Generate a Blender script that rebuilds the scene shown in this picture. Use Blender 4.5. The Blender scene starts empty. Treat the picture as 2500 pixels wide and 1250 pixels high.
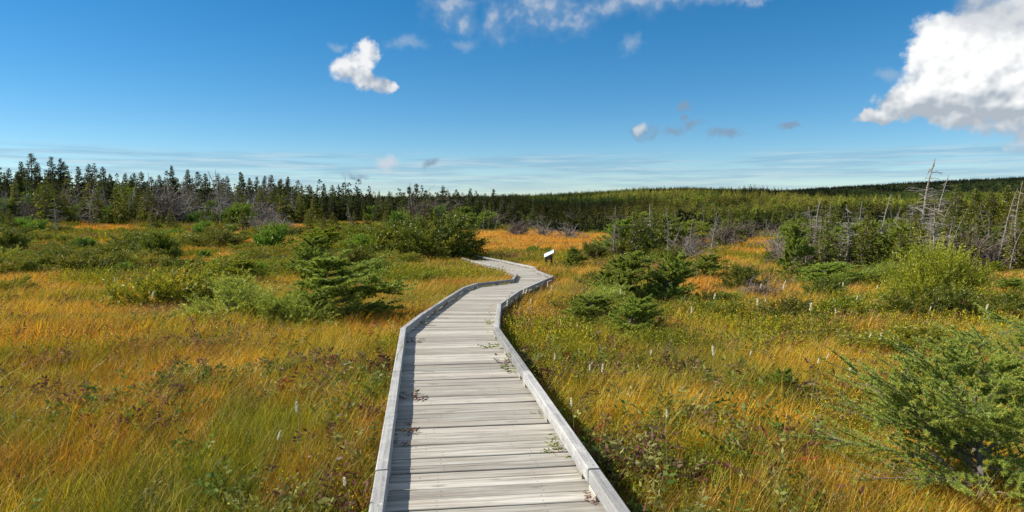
import bpy, math, random
import numpy as np
from mathutils import Vector, Matrix

# ------------------------------------------------------------------ camera, world, sun, exposure
F = 1667.0; HOR = 505.0; EYE = 3.2
PITCH = math.atan((625.0 - HOR) / F)
S = bpy.context.scene
COL = S.collection
cam_d = bpy.data.cameras.new('camera'); cam = bpy.data.objects.new('camera', cam_d); COL.objects.link(cam)
cam_d.sensor_width = 36.0; cam_d.lens = 36.0 * F / 2500.0; cam_d.clip_start = 0.05; cam_d.clip_end = 20000
cam.location = (0, 0, EYE); cam.rotation_euler = (math.pi / 2 - PITCH, 0, 0)
S.camera = cam

SUN_EL = math.radians(41); SUN_AZ = math.radians(-86)      # azimuth from +Y, negative = to the left
SUN_DIR = Vector((math.sin(SUN_AZ) * math.cos(SUN_EL), math.cos(SUN_AZ) * math.cos(SUN_EL), math.sin(SUN_EL)))
ld = bpy.data.lights.new('sun', 'SUN'); ld.energy = 5.0; ld.angle = math.radians(0.5); ld.color = (1.0, 0.94, 0.84)
lo = bpy.data.objects.new('sun', ld); COL.objects.link(lo)
lo.rotation_euler = (-SUN_DIR).to_track_quat('-Z', 'Y').to_euler(); lo.location = (-60, 20, 80)

S.view_settings.view_transform = 'Standard'; S.view_settings.look = 'None'
S.view_settings.exposure = 0.45; S.view_settings.gamma = 1.0; S.view_settings.use_curve_mapping = False
S.render.engine = 'CYCLES'
S.cycles.max_bounces = 6; S.cycles.diffuse_bounces = 3; S.cycles.transmission_bounces = 3
S.cycles.transparent_max_bounces = 8
S.cycles.use_denoising = True
S.render.filter_size = 1.2

CP, SP = math.cos(PITCH), math.sin(PITCH)
def pix_dir(px, py):
    a = (px - 1250.0) / F; b = (625.0 - py) / F
    return np.array([a, CP + b * SP, b * CP - SP])
def pix_azel(px, py):
    d = pix_dir(px, py); d = d / np.linalg.norm(d)
    return math.atan2(d[0], d[1]), math.asin(d[2])

# ---- world: Nishita sky with clouds held to fixed directions of the sky
W = bpy.data.worlds.new('World'); S.world = W; W.use_nodes = True
class NT:
    def __init__(s, tree): s.t = tree
    def n(s, typ, **kw):
        nd = s.t.nodes.new(typ)
        for k, v in kw.items(): setattr(nd, k, v)
        return nd
    def put(s, sock, v):
        if isinstance(v, bpy.types.NodeSocket): s.t.links.new(v, sock)
        elif v is not None: sock.default_value = v
    def m(s, op, a, b=None, c=None, clamp=False):
        nd = s.n('ShaderNodeMath', operation=op, use_clamp=clamp)
        s.put(nd.inputs[0], a); s.put(nd.inputs[1], b)
        if c is not None: s.put(nd.inputs[2], c)
        return nd.outputs[0]
    def v(s, op, a, b=None, c=None):
        nd = s.n('ShaderNodeVectorMath', operation=op)
        s.put(nd.inputs[0], a); s.put(nd.inputs[1], b)
        if c is not None: s.put(nd.inputs[2], c)
        return nd.outputs['Value'] if op in ('LENGTH', 'DOT_PRODUCT', 'DISTANCE') else nd.outputs[0]
    def xyz(s, x, y, z=0.0):
        nd = s.n('ShaderNodeCombineXYZ')
        for i, q in enumerate((x, y, z)): s.put(nd.inputs[i], q)
        return nd.outputs[0]
    def sep(s, v):
        nd = s.n('ShaderNodeSeparateXYZ'); s.put(nd.inputs[0], v); return nd.outputs
    def noise(s, vec, scale, detail=4.0, rough=0.55, dist=0.0):
        nd = s.n('ShaderNodeTexNoise'); s.put(nd.inputs['Vector'], vec)
        nd.inputs['Scale'].default_value = scale; nd.inputs['Detail'].default_value = detail
        nd.inputs['Roughness'].default_value = rough; nd.inputs['Distortion'].default_value = dist
        return nd.outputs[0]
    def mix(s, f, a, b, blend='MIX'):
        nd = s.n('ShaderNodeMix', data_type='RGBA', blend_type=blend)
        s.put(nd.inputs[0], f); s.put(nd.inputs[6], a); s.put(nd.inputs[7], b); return nd.outputs[2]
    def step(s, v, lo_, hi_, o0=0.0, o1=1.0):
        nd = s.n('ShaderNodeMapRange', interpolation_type='SMOOTHSTEP')
        s.put(nd.inputs[0], v); s.put(nd.inputs[1], lo_); s.put(nd.inputs[2], hi_); s.put(nd.inputs[3], o0); s.put(nd.inputs[4], o1)
        return nd.outputs[0]
    def ramp(s, f, stops):
        nd = s.n('ShaderNodeValToRGB'); s.put(nd.inputs[0], f); cr = nd.color_ramp
        while len(cr.elements) < len(stops): cr.elements.new(0.5)
        for e, (p, c) in zip(cr.elements, stops): e.position = p; e.color = (*c, 1.0)
        return nd.outputs[0]

W.cycles.sampling_method = 'MANUAL'; W.cycles.sample_map_resolution = 256
wt = NT(W.node_tree)
for nd in list(W.node_tree.nodes): W.node_tree.nodes.remove(nd)
sky = wt.n('ShaderNodeTexSky', sky_type='NISHITA'); sky.sun_disc = False
sky.sun_elevation = SUN_EL; sky.sun_rotation = SUN_AZ
sky.altitude = 600; sky.air_density = 0.9; sky.dust_density = 0.0; sky.ozone_density = 4.0
SKY_STR = 0.088
gen = wt.n('ShaderNodeTexCoord').outputs['Generated']
gx, gy, gzz = wt.sep(gen)
az = wt.m('ARCTAN2', gx, gy); el = wt.m('ARCSINE', gzz)
P = wt.xyz(az, el, 0.0)
K = F   # radians -> about a photo pixel
warp1 = wt.v('SUBTRACT', wt.n('ShaderNodeTexNoise').outputs['Color'], (0.5, 0.5, 0.5))
wn = warp1.node.inputs[0].links[0].from_node
wt.put(wn.inputs['Vector'], P); wn.inputs['Scale'].default_value = 26; wn.inputs['Detail'].default_value = 4; wn.inputs['Roughness'].default_value = 0.62
Pw = wt.v('MULTIPLY_ADD', warp1, (0.045, 0.034, 0.0), P)
fluff = wt.noise(P, 40, 6, 0.56)
sx, sy = -0.010, 0.010
fluff_s = wt.noise(wt.v('ADD', P, (sx, sy, 0)), 40, 2, 0.5)
fluff_b = wt.noise(P, 40, 2, 0.5)
relief = wt.m('SUBTRACT', fluff_b, fluff_s)
def field(blobs):
    cur = None
    for (x, y, rx, ry) in blobs:
        a, e = pix_azel(x, y)
        q = wt.v('MULTIPLY_ADD', Pw, (K / rx, K / ry, 0), (-a * K / rx, -e * K / ry, 0))
        L = wt.v('LENGTH', q)
        if cur is None: cur = L
        else:
            nd = wt.n('ShaderNodeMath', operation='SMOOTH_MIN'); wt.put(nd.inputs[0], cur); wt.put(nd.inputs[1], L); nd.inputs[2].default_value = 0.35
            cur = nd.outputs[0]
    return wt.m('SUBTRACT', 1.0, cur)
def v3(c): return (*c, 1.0)
GAIN = 2 ** -0.45
def c3(c): return (c[0] * GAIN, c[1] * GAIN, c[2] * GAIN, 1.0)
hsv = wt.n('ShaderNodeHueSaturation'); wt.put(hsv.inputs['Color'], sky.outputs[0])
hsv.inputs['Saturation'].default_value = 1.33; hsv.inputs['Value'].default_value = 1.0; hsv.inputs['Hue'].default_value = 0.494
base = wt.v('SCALE', hsv.outputs[0]); base.node.inputs[3].default_value = SKY_STR
colr = base
# the scattered cumulus goes on overhead and all round
zc_ = wt.m('ADD', wt.m('MAXIMUM', gzz, 0.02), 0.06)
plane = wt.xyz(wt.m('DIVIDE', gx, zc_), wt.m('DIVIDE', gy, zc_), 0.0)
cn = wt.noise(plane, 1.3, 4, 0.55)
ov = wt.m('MULTIPLY', wt.step(cn, 0.46, 0.62), wt.step(el, math.radians(18), math.radians(27)))
colr = wt.mix(wt.m('MULTIPLY', ov, 0.92), colr, wt.mix(wt.step(cn, 0.5, 0.72), c3((0.95, 0.96, 0.98)), c3((0.62, 0.65, 0.70))))
# thin far stratus lying low over the horizon
strat_p = wt.v('MULTIPLY', P, (5.0, 95.0, 1.0))
sn = wt.noise(strat_p, 1.15, 6, 0.6, 0.4)
e0 = pix_azel(1250, 500)[1]; e1 = pix_azel(1250, 440)[1]; e2 = pix_azel(1250, 392)[1]; e3 = pix_azel(1250, 368)[1]
band = wt.m('MULTIPLY', wt.step(el, e0, e1), wt.step(el, e2, e3, 1.0, 0.0))
sm = wt.m('MULTIPLY', band, wt.step(sn, 0.34, 0.58), clamp=True)
sn2 = wt.noise(wt.v('ADD', strat_p, (7.3, 2.1, 0)), 1.7, 5, 0.6)
colr = wt.mix(wt.m('MULTIPLY', sm, 0.55), colr, wt.mix(wt.step(sn2, 0.42, 0.66), c3((0.26, 0.45, 0.63)), c3((0.55, 0.66, 0.74))))
# grey small puffs
puffs = [(1570,325,30,20),(1640,316,30,13),(1690,306,22,9),(1663,262,15,12),(1775,322,38,14),(1918,305,30,8),(862,430,24,10),(1053,396,24,11),(1672,292,10,6)]
d = wt.m('ADD', field(puffs), wt.m('MULTIPLY', wt.m('SUBTRACT', fluff, 0.5), 2.2))
colr = wt.mix(wt.m('MULTIPLY', wt.step(d, -0.3, 0.8), 0.78), colr, c3((0.235, 0.335, 0.455)))
pale = [(1568,320,15,15),(945,398,24,23)]
d = wt.m('ADD', field(pale), wt.m('MULTIPLY', wt.m('SUBTRACT', fluff, 0.5), 1.6))
colr = wt.mix(wt.m('MULTIPLY', wt.step(d, -0.35, 0.8), 0.9), colr, c3((0.60, 0.67, 0.75)))
# veils high up
veil = [(1095,20,55,52),(1135,62,28,26),(1215,45,38,55),(1320,22,110,62),(1405,52,60,30),(1520,8,150,34),(1690,-8,180,20),(1850,-14,160,16),
        (1240,-40,120,40),(1450,-50,200,50)]
d = wt.m('ADD', field(veil), wt.m('MULTIPLY', wt.m('SUBTRACT', fluff, 0.5), 2.0))
vc = wt.mix(wt.step(wt.m('ADD', d, wt.m('MULTIPLY', relief, 3.0)), 0.2, 1.4), c3((0.30, 0.43, 0.60)), c3((0.60, 0.64, 0.71)))
colr = wt.mix(wt.m('MULTIPLY', wt.step(d, -0.4, 1.5), 0.72), colr, vc)
d = wt.m('ADD', field([(990,106,58,15),(1132,110,40,16),(1545,112,30,20),(815,118,26,12),(2170,180,45,16)]), wt.m('MULTIPLY', wt.m('SUBTRACT', fluff, 0.5), 2.0))
colr = wt.mix(wt.m('MULTIPLY', wt.step(d, -0.3, 1.3), 0.5), colr, c3((0.42, 0.53, 0.66)))
# the two cumulus clouds
def cumulus(colr, blobs, shade_lo, shade_hi, white, grey, bump, amp, soft):
    f = field(blobs)
    d = wt.m('ADD', f, wt.m('MULTIPLY', wt.m('SUBTRACT', fluff, 0.5), amp))
    a = wt.step(d, -0.06, soft)
    ys = pix_azel(1250, shade_lo)[1]; yt = pix_azel(1250, shade_hi)[1]
    up = wt.step(wt.m('ADD', el, wt.m('MULTIPLY', wt.m('SUBTRACT', fluff_b, 0.5), 0.05)), ys, yt)
    lit = wt.m('ADD', up, wt.m('MULTIPLY', relief, bump), clamp=True)
    core = wt.step(d, 0.1, 0.6, 0.72, 1.0)
    lit = wt.m('MULTIPLY', lit, core)
    return wt.mix(a, colr, wt.mix(lit, c3(grey), c3(white)))
colr = cumulus(colr, [(845,170,42,32),(880,150,36,30),(900,125,34,28),(885,190,38,24),(918,205,34,20),(950,210,26,13)], 232, 140,
               (0.90, 0.91, 0.93), (0.42, 0.49, 0.58), 2.4, 1.0, 0.55)
colr = cumulus(colr, [(2330,115,88,70),(2300,105,62,55),(2275,130,50,50),(2420,170,130,120),(2310,205,95,70),(2235,250,85,42),(2160,284,62,16),(2510,150,130,150),(2590,160,140,160),(2480,250,130,50),(2380,262,120,40)], 322, 222,
               (1.08, 1.08, 1.07), (0.44, 0.50, 0.57), 1.5, 0.8, 0.30)
d = wt.m('ADD', field([(2400,30,75,42),(2470,45,90,45),(2380,0,60,40),(2560,40,110,60)]), wt.m('MULTIPLY', wt.m('SUBTRACT', fluff, 0.5), 1.7))
colr = wt.mix(wt.m('MULTIPLY', wt.step(d, -0.1, 0.9), 0.8), colr, wt.mix(wt.step(fluff_b, 0.4, 0.62), c3((0.40, 0.46, 0.54)), c3((0.60, 0.64, 0.69))))
bg = wt.n('ShaderNodeBackground'); wt.put(bg.inputs[0], colr); bg.inputs[1].default_value = 1.0
wo = wt.n('ShaderNodeOutputWorld'); W.node_tree.links.new(bg.outputs[0], wo.inputs[0])

# ------------------------------------------------------------------ noise, terrain
def _hash(ix, iy, seed):
    h = (ix.astype(np.int64) * 374761393 + iy.astype(np.int64) * 668265263 + seed * 1442695041) & 0xffffffff
    h = ((h ^ (h >> 13)) * 1274126177) & 0xffffffff
    return ((h ^ (h >> 16)) & 0xffffff) / float(0xffffff)
def vnoise(x, y, seed=0):
    x = np.asarray(x, float); y = np.asarray(y, float)
    ix = np.floor(x); iy = np.floor(y); fx = x - ix; fy = y - iy
    fx = fx * fx * (3 - 2 * fx); fy = fy * fy * (3 - 2 * fy)
    a = _hash(ix, iy, seed); b = _hash(ix + 1, iy, seed); c = _hash(ix, iy + 1, seed); d_ = _hash(ix + 1, iy + 1, seed)
    return (a * (1 - fx) + b * fx) * (1 - fy) + (c * (1 - fx) + d_ * fx) * fy
def fbm(x, y, scale, seed=0, octv=4):
    r = 0; a = 0.5; f = 1.0 / scale; t = 0
    for o in range(octv):
        r = r + a * vnoise(np.asarray(x) * f, np.asarray(y) * f, seed + o * 17); t += a; a *= 0.5; f *= 2.03
    return r / t
def sstep(a, b, x):
    t = np.clip((np.asarray(x, float) - a) / (b - a), 0, 1); return t * t * (3 - 2 * t)

DY = np.array([-60, 0, 9.6, 14.5, 23, 31, 36, 60, 140, 9000.])
DZ = np.array([1.62, 1.55, 1.39, 1.11, 0.65, 0.32, 0.22, 0.17, 0.1, 0.1])
def deck_z(y): return np.interp(y, DY, DZ)
GY = np.array([-60, 0, 9.6, 14.5, 23, 31, 36, 60, 140, 9000.])
GZ = np.array([1.36, 1.28, 1.12, 0.85, 0.41, 0.10, 0.02, 0.0, 0.0, 0.0])
def ypx(x, tab):
    return np.interp(x, [t[0] for t in tab], [t[1] for t in tab])
HILL = [(-3000, 486), (0, 486), (900, 478), (1100, 474), (1300, 470), (1400, 464), (1550, 457), (1700, 454), (1850, 457), (1950, 462), (2200, 468), (2600, 472), (5000, 476)]
RIDGE = [(-3000, 486), (1500, 482), (1800, 470), (1950, 459), (2100, 452), (2300, 445), (2500, 440), (3000, 437), (5000, 444)]
def gz(x, y):
    x = np.asarray(x, float); y = np.asarray(y, float)
    z = np.interp(y, GY, GZ)
    r = np.hypot(x, y)
    px = 1250 + F * np.where(y > 1, x / np.maximum(y, 1), np.sign(x) * 3)
    front = sstep(-0.2, 0.3, y / np.maximum(r, 1e-3))
    zh = EYE + (HOR - ypx(px, HILL)) / F * 900 - 8.0
    z = z + front * zh * np.clip((r - 150) / 750, 0, 1) ** 1.05 * (1 - 0.9 * sstep(900, 1400, r))
    zr = EYE + (HOR - ypx(px, RIDGE)) / F * 2500 - 16 - zh * 0.1
    z = z + front * zr * sstep(1300, 2500, r)
    z = z - 5.0 * sstep(62, 190, r) * (1 - sstep(230, 520, r)) * sstep(1080, 1480, px) * front
    z = z + 2.2 * sstep(95, 150, r) * sstep(900, 300, px) * front
    z = z + (fbm(x, y, 2.6, 5, 3) - 0.5) * 0.26 * sstep(1.6, 4.0, np.abs(x + 0.6)) * sstep(2, 8, r) + (fbm(x, y, 60, 9, 3) - 0.5) * 1.2 * sstep(60, 200, r) + (fbm(x, y, 150, 19, 3) - 0.5) * 10 * sstep(250, 600, r) * (1 - 0.7 * sstep(800, 1000, r)) + (fbm(x, y, 45, 29, 2) - 0.5) * 4 * sstep(180, 350, r) * (1 - sstep(1000, 1400, r))
    return z
def hit(px, py, fn=None, tmax=3000.0):
    fn = fn or (lambda x, y: gz(x, y))
    d_ = pix_dir(px, py); t = np.concatenate([np.arange(1.5, 60, 0.05), np.geomspace(60, tmax, 4000)])
    z = EYE + d_[2] * t; g = fn(d_[0] * t, d_[1] * t)
    k = np.argmax(z <= g)
    if z[k] > g[k]: k = len(t) - 1
    return np.array([d_[0] * t[k], d_[1] * t[k], g[k]])
def deckhit(px, py): return hit(px, py, lambda x, y: deck_z(y))

# ------------------------------------------------------------------ mesh helpers
class MB:
    """collects vertices, triangles and quads, with one value per vertex for colour variation"""
    def __init__(s): s.V = []; s.T = []; s.Q = []; s.A = []; s.n = 0
    def add(s, v, tris=None, quads=None, var=0.5):
        v = np.asarray(v, float).reshape(-1, 3)
        if tris is not None: s.T.append(np.asarray(tris, np.int64).reshape(-1, 3) + s.n)
        if quads is not None: s.Q.append(np.asarray(quads, np.int64).reshape(-1, 4) + s.n)
        a = np.empty(len(v)); a[:] = var
        s.V.append(v); s.A.append(a); s.n += len(v)
    def tube(s, pts, radii, sides=5, var=0.5, cap=True):
        pts = np.asarray(pts, float); radii = np.asarray(radii, float); n = len(pts)
        tg = np.gradient(pts, axis=0); tg /= np.maximum(np.linalg.norm(tg, axis=1, keepdims=True), 1e-9)
        up = np.array([0.31, 0.17, 0.93]) if abs(tg[0][2]) < 0.8 else np.array([1.0, 0.1, 0.05])
        a = np.cross(tg, up); a /= np.maximum(np.linalg.norm(a, axis=1, keepdims=True), 1e-9)
        b = np.cross(tg, a)
        th = np.arange(sides) * 2 * math.pi / sides
        ring = pts[:, None, :] + radii[:, None, None] * (np.cos(th)[None, :, None] * a[:, None, :] + np.sin(th)[None, :, None] * b[:, None, :])
        i = np.arange(n - 1)[:, None] * sides; j = np.arange(sides)[None, :]; j2 = (j + 1) % sides
        q = np.stack([i + j, i + j2, i + sides + j2, i + sides + j], -1).reshape(-1, 4)
        v = ring.reshape(-1, 3)
        if cap:
            v = np.vstack([v, pts[-1:]]); k = (n - 1) * sides
            t = [[k + m, k + (m + 1) % sides, n * sides] for m in range(sides)]
            s.add(v, t, q, var)
        else: s.add(v, None, q, var)
    def leaves(s, c, axis, length, width, rng, var, tri=False):
        """one small kite (or triangle) for each centre, pointing along axis"""
        c = np.asarray(c, float); n = len(c)
        if n == 0: return
        axis = axis / np.maximum(np.linalg.norm(axis, axis=1, keepdims=True), 1e-9)
        rnd = rng.normal(size=(n, 3)); side = np.cross(axis, rnd); side /= np.maximum(np.linalg.norm(side, axis=1, keepdims=True), 1e-9)
        length = np.broadcast_to(length, (n,))[:, None]; width = np.broadcast_to(width, (n,))[:, None]
        var = np.broadcast_to(var, (n,))
        if tri:
            v = np.stack([c - side * width / 2, c + side * width / 2, c + axis * length], 1).reshape(-1, 3)
            s.add(v, np.arange(n * 3).reshape(-1, 3), None, np.repeat(var, 3))
        else:
            m = c + axis * length * 0.45
            v = np.stack([c, m + side * width / 2, c + axis * length, m - side * width / 2], 1).reshape(-1, 3)
            s.add(v, None, np.arange(n * 4).reshape(-1, 4), np.repeat(var, 4))
    def box(s, lo_, hi_, var=0.5):
        x0, y0, z0 = lo_; x1, y1, z1 = hi_
        v = [(x0,y0,z0),(x1,y0,z0),(x1,y1,z0),(x0,y1,z0),(x0,y0,z1),(x1,y0,z1),(x1,y1,z1),(x0,y1,z1)]
        s.add(v, None, [(0,3,2,1),(4,5,6,7),(0,1,5,4),(1,2,6,5),(2,3,7,6),(3,0,4,7)], var)
    def mesh(s, name, mat, smooth=False):
        me = bpy.data.meshes.new(name)
        V = np.vstack(s.V) if s.V else np.zeros((0, 3)); A = np.concatenate(s.A) if s.A else np.zeros(0)
        T = np.vstack(s.T) if s.T else np.zeros((0, 3), np.int64); Q = np.vstack(s.Q) if s.Q else np.zeros((0, 4), np.int64)
        me.vertices.add(len(V)); me.vertices.foreach_set('co', V.astype(np.float32).ravel())
        nl = len(T) * 3 + len(Q) * 4; me.loops.add(nl)
        me.loops.foreach_set('vertex_index', np.concatenate([T.ravel(), Q.ravel()]).astype(np.int32))
        me.polygons.add(len(T) + len(Q))
        ls = np.concatenate([np.arange(len(T)) * 3, len(T) * 3 + np.arange(len(Q)) * 4]).astype(np.int32)
        me.polygons.foreach_set('loop_start', ls)
        me.polygons.foreach_set('use_smooth', np.full(len(ls), smooth))
        at = me.attributes.new('var', 'FLOAT', 'POINT'); at.data.foreach_set('value', A.astype(np.float32))
        me.update(); me.validate()
        me.materials.append(mat)
        return me
def obj(name, me, parent=None, loc=None):
    o = bpy.data.objects.new(name, me); COL.objects.link(o)
    if parent is not None: o.parent = parent
    if loc is not None: o.location = loc
    return o
def tag(o, label=None, cat=None, group=None, kind=None):
    if label: o['label'] = label
    if cat: o['category'] = cat
    if group: o['group'] = group
    if kind: o['kind'] = kind
    return o
def empty(name, loc=(0, 0, 0), rz=0.0, sc=(1, 1, 1)):
    o = bpy.data.objects.new(name, None); COL.objects.link(o); o.empty_display_size = 0.1
    o.location = loc; o.rotation_euler = (0, 0, rz); o.scale = sc
    return o

# ------------------------------------------------------------------ materials
def new_mat(name):
    m = bpy.data.materials.new(name); m.use_nodes = True
    t = NT(m.node_tree); m.node_tree.nodes.clear()
    return m, t
def finish(m, t, shader):
    o = t.n('ShaderNodeOutputMaterial'); m.node_tree.links.new(shader, o.inputs[0]); return m
def leaf_shader(t, col, transl=0.35, gloss=0.03):
    d1 = t.n('ShaderNodeBsdfDiffuse'); t.put(d1.inputs[0], col)
    d2 = t.n('ShaderNodeBsdfTranslucent'); t.put(d2.inputs[0], col)
    mx = t.n('ShaderNodeMixShader'); mx.inputs[0].default_value = transl
    t.t.links.new(d1.outputs[0], mx.inputs[1]); t.t.links.new(d2.outputs[0], mx.inputs[2])
    g = t.n('ShaderNodeBsdfGlossy'); g.inputs['Roughness'].default_value = 0.45; g.inputs[0].default_value = (0.9, 0.9, 0.85, 1)
    m2 = t.n('ShaderNodeMixShader'); m2.inputs[0].default_value = gloss
    t.t.links.new(mx.outputs[0], m2.inputs[1]); t.t.links.new(g.outputs[0], m2.inputs[2])
    return m2.outputs[0]
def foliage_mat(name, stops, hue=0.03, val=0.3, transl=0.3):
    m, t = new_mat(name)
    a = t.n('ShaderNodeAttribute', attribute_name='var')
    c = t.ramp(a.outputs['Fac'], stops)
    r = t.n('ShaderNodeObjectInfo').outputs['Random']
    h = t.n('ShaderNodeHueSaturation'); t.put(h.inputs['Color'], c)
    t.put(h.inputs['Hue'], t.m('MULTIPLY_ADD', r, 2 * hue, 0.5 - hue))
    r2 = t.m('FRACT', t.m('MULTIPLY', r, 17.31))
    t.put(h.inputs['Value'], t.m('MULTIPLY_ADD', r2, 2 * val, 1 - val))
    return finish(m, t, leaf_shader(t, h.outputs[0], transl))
def tint_mat(name, transl=0.4, gloss=0.03):
    """colour of each plant comes from its own tint; blades differ a little among themselves"""
    m, t = new_mat(name)
    ti = t.n('ShaderNodeAttribute', attribute_name='tint', attribute_type='INSTANCER').outputs['Color']
    a = t.n('ShaderNodeAttribute', attribute_name='var').outputs['Fac']
    h = t.n('ShaderNodeHueSaturation'); t.put(h.inputs['Color'], ti)
    t.put(h.inputs['Value'], t.m('MULTIPLY_ADD', a, 1.2, 0.40))
    t.put(h.inputs['Hue'], t.m('MULTIPLY_ADD', t.m('FRACT', t.m('MULTIPLY', a, 7.7)), 0.05, 0.475))
    return finish(m, t, leaf_shader(t, h.outputs[0], transl, gloss))
def bark_mat(name, c0, c1, scale=30.0):
    m, t = new_mat(name)
    co = t.n('ShaderNodeTexCoord').outputs['Object']
    n = t.noise(co, scale, 5, 0.65); n2 = t.noise(co, scale * 0.2, 3, 0.5)
    c = t.ramp(t.m('MULTIPLY_ADD', n2, 0.5, t.m('MULTIPLY', n, 0.5)), [(0.3, c0), (0.68, c1)])
    b = t.n('ShaderNodeBsdfPrincipled'); t.put(b.inputs['Base Color'], c); b.inputs['Roughness'].default_value = 0.9
    b.inputs['Specular IOR Level'].default_value = 0.2
    return finish(m, t, b.outputs[0])

M = {}
M['bark'] = bark_mat('bark', (0.07, 0.06, 0.05), (0.26, 0.23, 0.20))
M['bark_grey'] = bark_mat('weathered_dead_wood', (0.15, 0.13, 0.105), (0.42, 0.37, 0.31), 18)
M['bark_brown'] = bark_mat('grey_brown_twigs', (0.10, 0.075, 0.055), (0.27, 0.215, 0.17), 14)
M['bark_white'] = bark_mat('bleached_wood', (0.38, 0.36, 0.33), (0.72, 0.70, 0.66), 10)
M['grass'] = tint_mat('grass', 0.42, 0.03)
M['herb'] = tint_mat('herb_leaves', 0.3, 0.012)
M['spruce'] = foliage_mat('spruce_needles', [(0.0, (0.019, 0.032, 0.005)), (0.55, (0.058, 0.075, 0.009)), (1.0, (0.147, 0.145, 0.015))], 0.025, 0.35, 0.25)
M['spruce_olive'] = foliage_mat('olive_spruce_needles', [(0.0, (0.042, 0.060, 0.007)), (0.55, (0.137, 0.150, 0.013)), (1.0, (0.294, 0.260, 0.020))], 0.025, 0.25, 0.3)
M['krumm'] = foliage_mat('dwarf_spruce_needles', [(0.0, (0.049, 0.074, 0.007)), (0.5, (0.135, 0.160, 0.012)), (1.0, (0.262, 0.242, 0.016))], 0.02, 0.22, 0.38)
M['larch'] = foliage_mat('larch_needles', [(0.0, (0.137, 0.190, 0.028)), (0.55, (0.284, 0.360, 0.046)), (1.0, (0.473, 0.500, 0.062))], 0.012, 0.15, 0.45)
M['larch_bright'] = foliage_mat('bright_larch_needles', [(0.0, (0.158, 0.210, 0.013)), (0.5, (0.294, 0.340, 0.018)), (1.0, (0.452, 0.460, 0.030))], 0.012, 0.12, 0.42)
M['larch_near'] = foliage_mat('blue_green_larch_needles', [(0.0, (0.22, 0.31, 0.070)), (0.5, (0.40, 0.50, 0.10)), (0.78, (0.56, 0.58, 0.08)), (1.0, (0.74, 0.58, 0.07))], 0.004, 0.05, 0.48)
M['juniper'] = foliage_mat('heath_shrub_leaves', [(0.0, (0.089, 0.120, 0.009)), (0.5, (0.221, 0.245, 0.015)), (0.9, (0.389, 0.360, 0.020)), (1.0, (0.462, 0.270, 0.020))], 0.02, 0.2, 0.4)
M['yellow'] = foliage_mat('yellow_heath_leaves', [(0.0, (0.179, 0.170, 0.010)), (0.5, (0.420, 0.340, 0.018)), (1.0, (0.630, 0.420, 0.020))], 0.015, 0.15, 0.4)
M['green'] = foliage_mat('green_shrub_leaves', [(0.0, (0.063, 0.120, 0.010)), (0.5, (0.137, 0.240, 0.016)), (1.0, (0.284, 0.360, 0.025))], 0.015, 0.15, 0.4)
M['red'] = foliage_mat('red_autumn_leaves', [(0.0, (0.120, 0.036, 0.024)), (0.6, (0.264, 0.084, 0.042)), (1.0, (0.288, 0.192, 0.072))], 0.02, 0.15, 0.3)
M['maroon'] = foliage_mat('maroon_leaves', [(0.0, (0.06, 0.022, 0.022)), (0.5, (0.13, 0.06, 0.05)), (0.75, (0.10, 0.12, 0.05)), (1.0, (0.17, 0.18, 0.08))], 0.02, 0.2, 0.25)
def plain(name, col, rough=0.7, spec=0.3):
    m, t = new_mat(name)
    n = t.noise(t.n('ShaderNodeTexCoord').outputs['Object'], 40, 4, 0.6)
    c = t.mix(t.m('MULTIPLY', n, 0.5), v3(col), v3(tuple(q * 0.65 for q in col)))
    b = t.n('ShaderNodeBsdfPrincipled'); t.put(b.inputs['Base Color'], c); b.inputs['Roughness'].default_value = rough
    b.inputs['Specular IOR Level'].default_value = spec
    return finish(m, t, b.outputs[0])
M['flower'] = plain('cream_flowers', (0.86, 0.80, 0.58)); M['stem'] = plain('yellow_green_stem', (0.22, 0.20, 0.05)); M['redstem'] = plain('red_stem', (0.20, 0.03, 0.02))

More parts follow.
